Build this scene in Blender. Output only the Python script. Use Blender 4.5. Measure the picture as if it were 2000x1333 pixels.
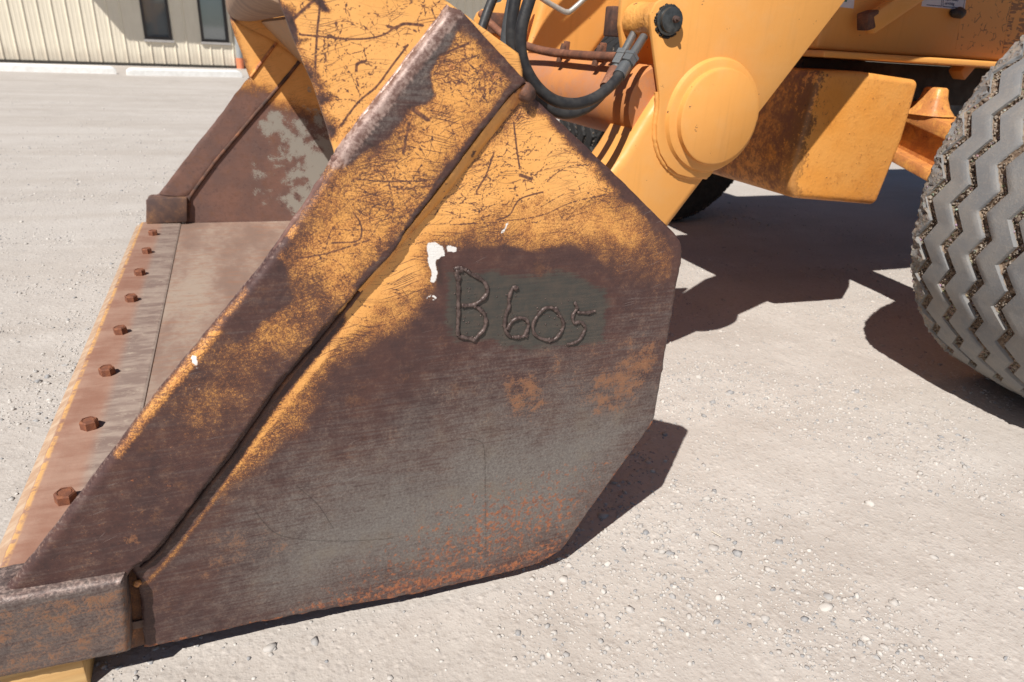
import bpy, bmesh, math, random
import numpy as np
from mathutils import Vector, Matrix
from mathutils.geometry import delaunay_2d_cdt

for o in list(bpy.data.objects):
    bpy.data.objects.remove(o, do_unlink=True)
SC = bpy.context.scene
COL = SC.collection
rng = np.random.default_rng(7)
random.seed(7)

# ------------------------------------------------------------------ camera, sky, sun, exposure
cam_data = bpy.data.cameras.new("camera")
cam_data.sensor_width = 36.0
cam_data.lens = 23.994
cam_data.clip_start = 0.05
cam_data.clip_end = 2000.0
cam_data.dof.use_dof = True
cam_data.dof.focus_distance = 1.32
cam_data.dof.aperture_fstop = 6.3
cam = bpy.data.objects.new("camera", cam_data)
COL.objects.link(cam)
cam.matrix_world = Matrix((
    (0.9313537, 0.1009825, -0.3498325, 0.0),
    (-0.3605255, 0.3903394, -0.8471461, -0.909),
    (0.0510065, 0.9151162, 0.3999508, 0.9323),
    (0, 0, 0, 1)))
SC.camera = cam

SUN_DIR = Vector((0.615, 0.60, -1.0)).normalized()      # the way the light travels
sun_el = math.asin(-SUN_DIR.z)
sun_rot = math.atan2(-SUN_DIR.x, -SUN_DIR.y)
world = bpy.data.worlds.new("World")
SC.world = world
world.use_nodes = True
wn = world.node_tree
wn.nodes.clear()
sky = wn.nodes.new("ShaderNodeTexSky")
sky.sky_type = 'NISHITA'
sky.sun_disc = False
sky.sun_elevation = sun_el
sky.sun_rotation = sun_rot
sky.air_density = 0.7
sky.dust_density = 0.3
bg = wn.nodes.new("ShaderNodeBackground")
bg.inputs["Strength"].default_value = 0.05
wo = wn.nodes.new("ShaderNodeOutputWorld")
wn.links.new(sky.outputs[0], bg.inputs[0])
wn.links.new(bg.outputs[0], wo.inputs[0])

sun_data = bpy.data.lights.new("sun", 'SUN')
sun_data.energy = 5.0
sun_data.angle = math.radians(0.5)
sun_data.color = (1.0, 0.955, 0.89)
sun = bpy.data.objects.new("sun", sun_data)
COL.objects.link(sun)
sun.rotation_euler = SUN_DIR.to_track_quat('-Z', 'Y').to_euler()
sun.location = (-6, -6, 10)

SC.view_settings.view_transform = 'Standard'
SC.view_settings.look = 'None'
SC.view_settings.exposure = 0.30
SC.view_settings.gamma = 1.0
SC.view_settings.use_curve_mapping = False

# ------------------------------------------------------------------ object helpers
def link_mesh(name, me, mat=None, parent=None):
    o = bpy.data.objects.new(name, me)
    COL.objects.link(o)
    if mat is not None and len(me.materials) == 0:
        me.materials.append(mat)
    if parent is not None:
        o.parent = parent
        if parent.type == 'EMPTY':
            o.location = -parent.location
    return o

def empty(name, loc, label, cat, group=None):
    o = bpy.data.objects.new(name, None)
    COL.objects.link(o)
    o.location = loc
    o.empty_display_size = 0.1
    o["label"] = label
    o["category"] = cat
    if group:
        o["group"] = group
    return o

def tag(o, label, cat, group=None):
    o["label"] = label
    o["category"] = cat
    if group:
        o["group"] = group
    return o

def mesh_from(name, verts, faces, smooth=False, angle=None):
    me = bpy.data.meshes.new(name)
    me.from_pydata([tuple(map(float, v)) for v in verts], [], [tuple(map(int, f)) for f in faces])
    me.update()
    if smooth or angle:
        me.polygons.foreach_set("use_smooth", np.ones(len(me.polygons), dtype=bool))
    if angle:
        me.set_sharp_from_angle(angle=math.radians(angle))
    return me

def bm_mesh(name, bm, angle=35):
    bmesh.ops.recalc_face_normals(bm, faces=bm.faces)
    me = bpy.data.meshes.new(name)
    bm.to_mesh(me)
    bm.free()
    if angle:
        me.polygons.foreach_set("use_smooth", np.ones(len(me.polygons), dtype=bool))
        me.set_sharp_from_angle(angle=math.radians(angle))
    return me

def bm_prism(bm, poly, y0, y1, bevel=0.0, seg=2, axis='Y'):
    """polygon in (x, z) pushed along Y (or (x, y) along Z, or (y, z) along X)"""
    def P(a, b, t):
        return (a, t, b) if axis == 'Y' else ((a, b, t) if axis == 'Z' else (t, a, b))
    va = [bm.verts.new(P(a, b, y0)) for a, b in poly]
    vb = [bm.verts.new(P(a, b, y1)) for a, b in poly]
    n = len(poly)
    fs = [bm.faces.new(va), bm.faces.new(vb[::-1])]
    for i in range(n):
        fs.append(bm.faces.new((va[i], vb[i], vb[(i + 1) % n], va[(i + 1) % n])))
    if bevel:
        es = set()
        for f in fs:
            es.update(f.edges)
        bmesh.ops.recalc_face_normals(bm, faces=fs)
        bmesh.ops.bevel(bm, geom=list(es), offset=bevel, segments=seg, affect='EDGES', profile=0.5, clamp_overlap=True)

def prism(name, poly, y0, y1, mat, parent, bevel=0.004, seg=2, axis='Y', angle=35):
    bm = bmesh.new()
    bm_prism(bm, poly, y0, y1, bevel, seg, axis)
    return link_mesh(name, bm_mesh(name, bm, angle), mat, parent)

def box(name, a, b, mat, parent, bevel=0.004, seg=2):
    poly = [(a[0], a[2]), (b[0], a[2]), (b[0], b[2]), (a[0], b[2])]
    return prism(name, poly, a[1], b[1], mat, parent, bevel, seg)

def obox(name, p0, p1, w, h, mat, parent, bevel=0.004, up=(0, 0, 1)):
    """a bar of section w x h from p0 to p1"""
    p0, p1, up = Vector(p0), Vector(p1), Vector(up)
    d = (p1 - p0).normalized()
    s = d.cross(up).normalized()
    u = s.cross(d)
    bm = bmesh.new()
    vs = []
    for p in (p0, p1):
        for a, b in ((-1, -1), (1, -1), (1, 1), (-1, 1)):
            vs.append(bm.verts.new(p + s * (a * w / 2) + u * (b * h / 2)))
    for f in ((0, 1, 2, 3), (7, 6, 5, 4), (0, 4, 5, 1), (1, 5, 6, 2), (2, 6, 7, 3), (3, 7, 4, 0)):
        bm.faces.new([vs[i] for i in f])
    bmesh.ops.recalc_face_normals(bm, faces=bm.faces)
    if bevel:
        bmesh.ops.bevel(bm, geom=list(bm.edges), offset=bevel, segments=2, affect='EDGES', profile=0.5)
    return link_mesh(name, bm_mesh(name, bm, 35), mat, parent)

def smooth_path(pts, n):
    """Catmull-Rom through the points"""
    P = np.array(pts, float)
    P = np.vstack([2 * P[0] - P[1], P, 2 * P[-1] - P[-2]])
    out = []
    for i in range(1, len(P) - 2):
        t = np.linspace(0, 1, n, endpoint=False)[:, None]
        a, b, c, d = P[i - 1], P[i], P[i + 1], P[i + 2]
        out.append(0.5 * ((2 * b) + (-a + c) * t + (2 * a - 5 * b + 4 * c - d) * t ** 2 + (-a + 3 * b - 3 * c + d) * t ** 3))
    out.append(P[-2][None])
    return np.vstack(out)

def tube_arrays(path, rad, seg=12, jit=0.0, flat=None):
    path = np.array(path, float)
    n = len(path)
    rad = np.broadcast_to(np.array(rad, float), (n,)).copy()
    T = np.gradient(path, axis=0)
    T /= np.linalg.norm(T, axis=1)[:, None] + 1e-12
    ref = np.array([0, 1.0, 0]) if abs(T[0][1]) < 0.8 else np.array([0, 0, 1.0])
    V = []
    N = np.cross(T[0], ref)
    N /= np.linalg.norm(N)
    a = np.linspace(0, 2 * np.pi, seg, endpoint=False)
    for i in range(n):
        N = N - T[i] * (N @ T[i])
        N /= np.linalg.norm(N)
        B = np.cross(T[i], N)
        r = rad[i] * (1 + jit * rng.normal(size=seg))
        V.append(path[i] + np.outer(np.cos(a) * r, N) + np.outer(np.sin(a) * r, B))
    V = np.vstack(V)
    F = []
    for i in range(n - 1):
        for j in range(seg):
            k = (j + 1) % seg
            F.append((i * seg + j, i * seg + k, (i + 1) * seg + k, (i + 1) * seg + j))
    F.append(tuple(range(seg))[::-1])
    F.append(tuple((n - 1) * seg + j for j in range(seg)))
    return V, F

def tube(name, path, rad, mat, parent, seg=14, jit=0.0, flat_y=None, angle=60):
    V, F = tube_arrays(path, rad, seg, jit)
    if flat_y is not None:
        V[:, 1] = np.minimum(V[:, 1], flat_y)
    return link_mesh(name, mesh_from(name, V, F, True, angle), mat, parent)

def lathe(name, prof, centre, mat, parent, axis='Y', seg=64, angle=35):
    """profile of (radius, t) turned round an axis through centre"""
    V, F = [], []
    n = len(prof)
    for i in range(seg):
        a = 2 * math.pi * i / seg
        for r, t in prof:
            c, s = r * math.cos(a), r * math.sin(a)
            p = (c, t, s) if axis == 'Y' else ((c, s, t) if axis == 'Z' else (t, c, s))
            V.append((centre[0] + p[0], centre[1] + p[1], centre[2] + p[2]))
    for i in range(seg):
        j = (i + 1) % seg
        for k in range(n - 1):
            F.append((i * n + k, j * n + k, j * n + k + 1, i * n + k + 1))
    bm = bmesh.new()
    vs = [bm.verts.new(v) for v in V]
    for f in F:
        bm.faces.new([vs[i] for i in f])
    bmesh.ops.remove_doubles(bm, verts=bm.verts, dist=1e-6)
    return link_mesh(name, bm_mesh(name, bm, angle), mat, parent)

# ------------------------------------------------------------------ node helpers
class NT:
    def __init__(self, name):
        self.m = bpy.data.materials.new(name)
        self.m.use_nodes = True
        self.t = self.m.node_tree
        self.t.nodes.clear()
        self.out = self.t.nodes.new("ShaderNodeOutputMaterial")
        self.co = None
    def node(self, kind, **kw):
        n = self.t.nodes.new(kind)
        for k, v in kw.items():
            setattr(n, k, v)
        return n
    def put(self, sock, v):
        if hasattr(v, "is_linked") or hasattr(v, "links"):
            self.t.links.new(v, sock)
        elif isinstance(v, (tuple, list)) and len(v) == 3 and sock.type == 'RGBA':
            sock.default_value = (*v, 1)
        else:
            sock.default_value = v
    def coord(self):
        if self.co is None:
            self.co = self.node("ShaderNodeTexCoord").outputs["Object"]
        return self.co
    def attr(self, name):
        n = self.node("ShaderNodeAttribute", attribute_name=name)
        s = self.node("ShaderNodeSeparateColor")
        self.t.links.new(n.outputs["Color"], s.inputs[0])
        return s.outputs[0], s.outputs[1], s.outputs[2], n.outputs["Alpha"]
    def mapping(self, rot=(0, 0, 0), scale=(1, 1, 1), vec=None):
        n = self.node("ShaderNodeMapping")
        self.put(n.inputs["Vector"], vec or self.coord())
        n.inputs["Rotation"].default_value = rot
        n.inputs["Scale"].default_value = scale
        return n.outputs[0]
    def noise(self, scale, detail=4, rough=0.55, vec=None, dist=0.0):
        n = self.node("ShaderNodeTexNoise")
        self.put(n.inputs["Vector"], vec or self.coord())
        n.inputs["Scale"].default_value = scale
        n.inputs["Detail"].default_value = detail
        n.inputs["Roughness"].default_value = rough
        n.inputs["Distortion"].default_value = dist
        return n.outputs[0]
    def voro(self, scale, feature='F1', vec=None, rand=1.0, out="Distance", dims='3D'):
        n = self.node("ShaderNodeTexVoronoi", feature=feature, voronoi_dimensions=dims)
        self.put(n.inputs["Vector"], vec or self.coord())
        n.inputs["Scale"].default_value = scale
        n.inputs["Randomness"].default_value = rand
        return n.outputs[out]
    def math(self, op, a, b=0.0, c=0.0, clamp=False):
        n = self.node("ShaderNodeMath", operation=op, use_clamp=clamp)
        self.put(n.inputs[0], a)
        self.put(n.inputs[1], b)
        self.put(n.inputs[2], c)
        return n.outputs[0]
    def step(self, v, lo, hi, a=0.0, b=1.0):
        n = self.node("ShaderNodeMapRange", interpolation_type='SMOOTHSTEP')
        self.put(n.inputs[0], v)
        for i, x in enumerate((lo, hi, a, b)):
            self.put(n.inputs[1 + i], x)
        return n.outputs[0]
    def mix(self, f, a, b, mode='MIX'):
        n = self.node("ShaderNodeMix", data_type='RGBA', blend_type=mode)
        self.put(n.inputs[0], f)
        self.put(n.inputs[6], a)
        self.put(n.inputs[7], b)
        return n.outputs[2]
    def fmix(self, f, a, b):
        n = self.node("ShaderNodeMix", data_type='FLOAT')
        self.put(n.inputs[0], f)
        self.put(n.inputs[2], a)
        self.put(n.inputs[3], b)
        return n.outputs[0]
    def bump(self, h, dist, strength=1.0, normal=None):
        n = self.node("ShaderNodeBump")
        self.put(n.inputs["Height"], h)
        n.inputs["Distance"].default_value = dist
        n.inputs["Strength"].default_value = strength
        if normal is not None:
            self.put(n.inputs["Normal"], normal)
        return n.outputs[0]
    def strokes(self, ang, along, across, thr, keep, warp=0.02, seed=0.0):
        """short thin marks lying in the (x, z) plane at an angle: 1 on a mark, 0 off it"""
        w = self.noise(7.0 + seed, 2, 0.5)
        sx = self.node("ShaderNodeSeparateXYZ")
        self.put(sx.inputs[0], self.coord())
        c, s = math.cos(ang), math.sin(ang)
        x = self.math('ADD', self.math('MULTIPLY', sx.outputs[0], c), self.math('MULTIPLY', sx.outputs[2], s))
        z = self.math('SUBTRACT', self.math('MULTIPLY', sx.outputs[2], c), self.math('MULTIPLY', sx.outputs[0], s))
        z = self.math('ADD', z, self.math('MULTIPLY', w, warp))
        cv = self.node("ShaderNodeCombineXYZ")
        self.put(cv.inputs[0], self.math('MULTIPLY_ADD', x, along, seed * 3.7))
        self.put(cv.inputs[1], self.math('MULTIPLY_ADD', z, across, seed * 5.1))
        v = self.node("ShaderNodeTexVoronoi", feature='F1', voronoi_dimensions='2D')
        self.put(v.inputs["Vector"], cv.outputs[0])
        v.inputs["Scale"].default_value = 1.0
        sc = self.node("ShaderNodeSeparateColor")
        self.put(sc.inputs[0], v.outputs["Color"])
        on = self.math('GREATER_THAN', sc.outputs[0], 1.0 - keep)
        d = self.step(v.outputs["Distance"], thr, thr * 0.5)
        return self.math('MULTIPLY', d, on)
    def bsdf(self, col, rough=0.5, metal=0.0, normal=None, spec=0.4):
        n = self.node("ShaderNodeBsdfPrincipled")
        self.put(n.inputs["Base Color"], col)
        self.put(n.inputs["Roughness"], rough)
        self.put(n.inputs["Metallic"], metal)
        n.inputs["Specular IOR Level"].default_value = spec
        if normal is not None:
            self.put(n.inputs["Normal"], normal)
        self.t.links.new(n.outputs[0], self.out.inputs[0])
        return n

ORANGE = (0.735, 0.345, 0.088)
ORANGE_OLD = (0.62, 0.235, 0.035)
RUST_DARK = (0.064, 0.034, 0.032)
RUST_RED = (0.21, 0.085, 0.052)
STEEL = (0.160, 0.143, 0.132)

def orange_paint(name, chips=0.5, rust=0.0, dirt=0.3, lump=0.0):
    m = NT(name)
    big = m.noise(3.0, 4)
    fine = m.noise(38, 6, 0.6)
    vfine = m.noise(260, 3)
    col = m.mix(m.step(big, 0.3, 0.75), ORANGE, (0.71, 0.325, 0.082))
    faded = m.step(m.math('ADD', m.noise(14, 5), m.math('MULTIPLY', vfine, 0.2)), 0.55, 0.80)
    col = m.mix(m.math('MULTIPLY', faded, 0.35 * dirt), col, (0.66, 0.38, 0.16))
    if rust:
        rm = m.step(m.math('ADD', m.math('ADD', m.noise(6, 5), m.math('MULTIPLY', fine, 0.6)), m.math('MULTIPLY', vfine, 0.35)), 1.18 - 0.5 * rust, 1.42 - 0.5 * rust)
        col = m.mix(m.math('MULTIPLY', rm, min(1, rust * 1.3)), col, (0.38, 0.135, 0.055))
    chip = m.step(m.math('ADD', fine, m.math('MULTIPLY', vfine, 0.22)), 0.84 - 0.08 * chips, 0.89 - 0.08 * chips)
    col = m.mix(chip, col, (0.10, 0.05, 0.035))
    streak = m.step(m.noise(1.0, 5, 0.6, m.mapping(scale=(70, 70, 3.5))), 0.52, 0.75)
    col = m.mix(m.math('MULTIPLY', streak, 0.22 * dirt), col, (0.42, 0.19, 0.05))
    h = m.math('ADD', m.math('MULTIPLY', m.noise(70, 3), 0.6 + lump), m.math('MULTIPLY', m.noise(14 + 26 * lump, 3), 1.0))
    nb = m.bump(h, 0.0012 + 0.004 * lump, 0.5)
    m.bsdf(col, m.step(fine, 0.3, 0.7, 0.36, 0.52), 0.0, nb)
    return m.m

def plain(name, col, rough=0.5, metal=0.0, var=0.25, scale=30, bump=0.0008, col2=None):
    m = NT(name)
    n = m.noise(scale, 6, 0.6)
    c2 = col2 or tuple(c * (1 - var) for c in col)
    c = m.mix(m.step(n, 0.35, 0.68), col, c2)
    m.bsdf(c, m.step(n, 0.3, 0.7, max(0.05, rough - 0.08), min(1, rough + 0.08)), metal, m.bump(m.noise(scale * 5, 4), bump, 0.6))
    return m.m

def rusty(name, base=(0.24, 0.105, 0.06), dark=(0.10, 0.055, 0.042), light=(0.36, 0.20, 0.13), scale=18):
    m = NT(name)
    n = m.noise(scale, 8, 0.65)
    f = m.noise(scale * 14, 4, 0.6)
    c = m.mix(m.step(n, 0.35, 0.6), dark, base)
    c = m.mix(m.math('MULTIPLY', m.step(m.math('ADD', n, m.math('MULTIPLY', f, 0.5)), 0.78, 0.98), 0.8), c, light)
    m.bsdf(c, 0.72, 0.0, m.bump(m.math('ADD', n, f), 0.0015, 0.7), 0.3)
    return m.m

# ------------------------------------------------------------------ worn bucket steel: masks stored on the vertices, fine break-up in nodes
def worn(name, dark=RUST_DARK, scr=1.0):
    m = NT(name)
    paint, grey, ochre, spk = m.attr("wear_a")
    patch, white, scra, bright = m.attr("wear_b")
    big = m.noise(8, 5, 0.6)
    mid = m.noise(45, 6, 0.62)
    fine = m.noise(230, 5, 0.6)
    vf = m.noise(750, 2)
    brush = m.noise(1.0, 5, 0.6, m.mapping(rot=(0, math.radians(18), 0), scale=(14, 30, 260)))
    # bare brown steel
    speck = m.math('ADD', m.math('MULTIPLY', fine, 0.6), m.math('MULTIPLY', vf, 0.4))
    col = m.mix(m.step(big, 0.34, 0.66), dark, tuple(min(1, c * k) for c, k in zip(dark, (1.35, 1.2, 1.08))))
    col = m.mix(m.math('MULTIPLY', m.step(m.math('ADD', mid, m.math('MULTIPLY', speck, 0.8)), 0.86, 1.12), 0.55), col, (0.140, 0.070, 0.050))
    col = m.mix(m.math('MULTIPLY', m.step(m.math('ADD', mid, m.math('MULTIPLY', speck, 0.8)), 0.86, 0.66), 0.45), col, (0.034, 0.024, 0.025))
    col = m.mix(m.math('MULTIPLY', m.step(brush, 0.45, 0.72), 0.26), col, (0.105, 0.066, 0.062))
    col = m.mix(m.math('MULTIPLY', m.step(m.math('ADD', m.noise(20, 6, 0.65), m.math('MULTIPLY', speck, 0.5)), 0.80, 0.98), 0.45), col, (0.20, 0.092, 0.046))
    # grey worn zone
    g = m.step(m.math('ADD', grey, m.math('ADD', m.math('MULTIPLY', m.math('SUBTRACT', brush, 0.5), 1.1), m.math('ADD', m.math('MULTIPLY', m.math('SUBTRACT', mid, 0.5), 0.7), m.math('MULTIPLY', m.math('SUBTRACT', speck, 0.5), 0.7)))), 0.05, 1.05)
    gcol = m.mix(m.step(speck, 0.36, 0.64), (0.128, 0.112, 0.104), (0.215, 0.196, 0.178))
    gcol = m.mix(m.math('MULTIPLY', m.step(brush, 0.5, 0.70), 0.5), gcol, (0.115, 0.092, 0.088))
    gcol = m.mix(m.math('MULTIPLY', m.step(m.noise(16, 5), 0.5, 0.7), 0.35), gcol, (0.20, 0.165, 0.125))
    col = m.mix(g, col, gcol)
    # green-grey primer patch
    p = m.step(m.math('ADD', patch, m.math('ADD', m.math('MULTIPLY', m.math('SUBTRACT', brush, 0.5), 0.8), m.math('MULTIPLY', m.math('SUBTRACT', mid, 0.5), 0.9))), 0.38, 0.70)
    col = m.mix(m.math('MULTIPLY', p, 0.85), col, m.mix(m.step(m.math('ADD', m.math('MULTIPLY', mid, 0.5), m.math('MULTIPLY', brush, 0.5)), 0.40, 0.62), (0.052, 0.056, 0.050), (0.078, 0.068, 0.056)))
    # ochre rust bloom
    oc = m.step(m.math('ADD', ochre, m.math('ADD', m.math('MULTIPLY', m.math('SUBTRACT', mid, 0.5), 1.3), m.math('MULTIPLY', m.math('SUBTRACT', speck, 0.5), 1.6))), 0.48, 0.80)
    col = m.mix(m.math('MULTIPLY', oc, 0.80), col, m.mix(m.step(fine, 0.35, 0.65), (0.33, 0.160, 0.075), (0.235, 0.105, 0.055)))
    # orange rust freckles
    v = m.voro(140)
    sp = m.step(m.math('ADD', spk, m.math('ADD', m.math('MULTIPLY', m.math('SUBTRACT', m.noise(95, 6, 0.7), 0.5), 2.1), m.math('ADD', m.math('MULTIPLY', m.math('SUBTRACT', vf, 0.5), 0.6), m.math('SUBTRACT', 0.12, m.math('MULTIPLY', v, 0.28))))), 0.56, 0.82)
    scol = m.mix(m.step(m.noise(70, 5, 0.65), 0.40, 0.62), (0.40, 0.140, 0.055), (0.20, 0.075, 0.048))
    scol = m.mix(m.math('MULTIPLY', m.step(speck, 0.48, 0.64), 0.6), scol, (0.36, 0.185, 0.115))
    col = m.mix(m.math('MULTIPLY', sp, 0.88), col, scol)
    # paint, broken by scratches and chips
    s1 = m.strokes(math.radians(14), 8.0, 420.0, 0.26, 0.42, 0.03, 0.0)
    s2 = m.strokes(math.radians(-5), 11.0, 480.0, 0.27, 0.40, 0.035, 1.0)
    s3 = m.strokes(math.radians(33), 11.0, 380.0, 0.20, 0.26, 0.05, 2.0)
    s4 = m.strokes(math.radians(-62), 12.0, 300.0, 0.17, 0.09, 0.04, 3.0)
    s5 = m.strokes(math.radians(62), 10.0, 300.0, 0.17, 0.09, 0.06, 4.0)
    s6 = m.strokes(math.radians(5), 22.0, 260.0, 0.20, 0.22, 0.05, 5.0)
    ss = m.math('MAXIMUM', m.math('MAXIMUM', m.math('MAXIMUM', s1, s2), s6), m.math('MAXIMUM', s3, m.math('MAXIMUM', s4, s5)))
    clump = m.step(m.noise(11, 4), 0.40, 0.66)
    ssm = m.math('MULTIPLY', ss, m.math('MULTIPLY', m.math('ADD', m.math('MULTIPLY', clump, 0.85), 0.15), scr))
    wearing = m.step(paint, 1.0, 0.55)
    spk_n = m.math('ADD', m.math('MULTIPLY', m.math('SUBTRACT', fine, 0.5), 0.62), m.math('MULTIPLY', m.math('SUBTRACT', vf, 0.5), 1.05))
    pv = m.math('ADD', paint, m.math('ADD', m.math('MULTIPLY', m.math('SUBTRACT', mid, 0.5), 0.42), spk_n))
    pv = m.math('SUBTRACT', pv, m.math('MULTIPLY', ssm, m.math('ADD', 0.08, m.math('MULTIPLY', wearing, 0.30))))
    warm = m.step(m.math('ADD', paint, m.math('MULTIPLY', m.math('SUBTRACT', mid, 0.5), 0.3)), 0.06, 0.42)
    col = m.mix(m.math('MULTIPLY', warm, 0.75), col, m.mix(m.step(mid, 0.36, 0.64), (0.112, 0.052, 0.036), (0.175, 0.078, 0.044)))
    pm = m.step(pv, 0.22, 0.66)
    thin = m.step(pv, 0.34, 0.92)
    pcol = m.mix(m.step(big, 0.35, 0.7), (0.83, 0.415, 0.128), (0.77, 0.365, 0.098))
    pcol = m.mix(thin, m.mix(m.step(mid, 0.42, 0.6), (0.43, 0.165, 0.046), (0.50, 0.225, 0.055)), pcol)
    pcol = m.mix(m.math('MULTIPLY', m.step(m.math('ADD', mid, m.math('MULTIPLY', fine, 0.6)), 0.92, 1.12), 0.40), pcol, (0.46, 0.20, 0.062))
    col = m.mix(pm, col, pcol)
    scm = m.math('MAXIMUM', m.math('MULTIPLY', ssm, 0.95), m.step(scra, 0.25, 0.65))
    col = m.mix(m.math('MULTIPLY', scm, m.step(paint, 0.15, 0.45)), col, m.mix(m.step(fine, 0.42, 0.66), (0.095, 0.045, 0.035), (0.24, 0.098, 0.045)))
    col = m.mix(m.math('MULTIPLY', m.math('MULTIPLY', scra, m.step(paint, 0.45, 0.15)), 0.6), col, (0.030, 0.022, 0.020))
    # white paint and light scratches
    wm = m.step(m.math('ADD', white, m.math('ADD', m.math('MULTIPLY', m.math('SUBTRACT', mid, 0.5), 0.8), m.math('MULTIPLY', m.math('SUBTRACT', fine, 0.5), 0.9))), 0.46, 0.62)
    l1 = m.strokes(math.radians(19), 3.4, 170.0, 0.045, 0.20, 0.012, 6.0)
    l2 = m.strokes(math.radians(11), 6.0, 330.0, 0.08, 0.10, 0.010, 7.0)
    l3 = m.strokes(math.radians(48), 5.0, 130.0, 0.035, 0.10, 0.03, 8.0)
    ls = m.math('MULTIPLY', m.math('MAXIMUM', l1, m.math('MAXIMUM', l2, l3)), m.math('SUBTRACT', 1.0, pm))
    ls = m.math('MULTIPLY', ls, m.step(m.noise(9, 3), 0.42, 0.62))
    col = m.mix(m.math('MULTIPLY', ls, 0.5), col, (0.36, 0.32, 0.30))
    col = m.mix(m.math('MULTIPLY', m.step(m.math('ADD', bright, m.math('MULTIPLY', m.math('SUBTRACT', fine, 0.5), 1.0)), 0.4, 0.8), 0.8), col, m.mix(m.step(m.math('ADD', m.math('MULTIPLY', mid, 0.6), m.math('MULTIPLY', fine, 0.5)), 0.46, 0.66), (0.165, 0.090, 0.072), (0.40, 0.285, 0.245)))
    col = m.mix(wm, col, (0.80, 0.78, 0.75))
    rough = m.fmix(pm, m.fmix(g, 0.50, 0.42), 0.46)
    rough = m.fmix(m.math('MAXIMUM', oc, sp), rough, 0.8)
    rough = m.math('ADD', rough, m.math('MULTIPLY', m.math('SUBTRACT', fine, 0.5), 0.25))
    hgt = m.math('ADD', m.math('MULTIPLY', pm, 0.15), m.math('ADD', m.math('MULTIPLY', fine, 0.55), m.math('ADD', m.math('MULTIPLY', mid, 1.2), m.math('MULTIPLY', m.math('MAXIMUM', sp, oc), 0.35))))
    hgt = m.math('SUBTRACT', hgt, m.math('MULTIPLY', m.math('MAXIMUM', ssm, ls), 0.3))
    nb = m.bump(hgt, 0.0009, 0.45)
    m.bsdf(col, rough, m.math('MULTIPLY', m.math('SUBTRACT', 1.0, pm), 0.15), nb, 0.42)
    return m.m

def seg_dist(P, a, b):
    ab = b - a
    t = np.clip(((P - a) @ ab) / (ab @ ab + 1e-12), 0, 1)
    return np.linalg.norm(P - (a + t[:, None] * ab), axis=1)

def poly_sd(P, poly):
    """signed distance to a polygon, negative inside"""
    poly = np.array(poly, float)
    d = np.full(len(P), 1e9)
    inside = np.zeros(len(P), bool)
    for i in range(len(poly)):
        a, b = poly[i], poly[(i + 1) % len(poly)]
        d = np.minimum(d, seg_dist(P, a, b))
        c = (a[1] > P[:, 1]) != (b[1] > P[:, 1])
        with np.errstate(divide='ignore', invalid='ignore'):
            x = (b[0] - a[0]) * (P[:, 1] - a[1]) / (b[1] - a[1]) + a[0]
        inside ^= c & (P[:, 0] < x)
    return np.where(inside, -d, d)

def soft(P, poly, s):
    return np.clip(0.5 - poly_sd(P, poly) / (2 * s), 0, 1)

def line_mask(P, pts, w):
    pts = np.array(pts, float)
    d = np.full(len(P), 1e9)
    for a, b in zip(pts[:-1], pts[1:]):
        d = np.minimum(d, seg_dist(P, a, b))
    return np.clip(1.0 - d / w, 0, 1)

def rough_outline(poly, step, jit, keep=()):
    """outline cut into short pieces, each nudged a little; edges named in keep stay straight"""
    out = []
    n = len(poly)
    for i in range(n):
        a, b = np.array(poly[i], float), np.array(poly[(i + 1) % n], float)
        L = np.linalg.norm(b - a)
        k = max(1, int(L / step))
        nrm = np.array([-(b - a)[1], (b - a)[0]]) / (L + 1e-9)
        off = 0.0
        for j in range(k):
            p = a + (b - a) * j / k
            if j and i not in keep:
                off = 0.6 * off + rng.normal() * jit
                p = p + nrm * off
            out.append(tuple(p))
    return out

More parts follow.
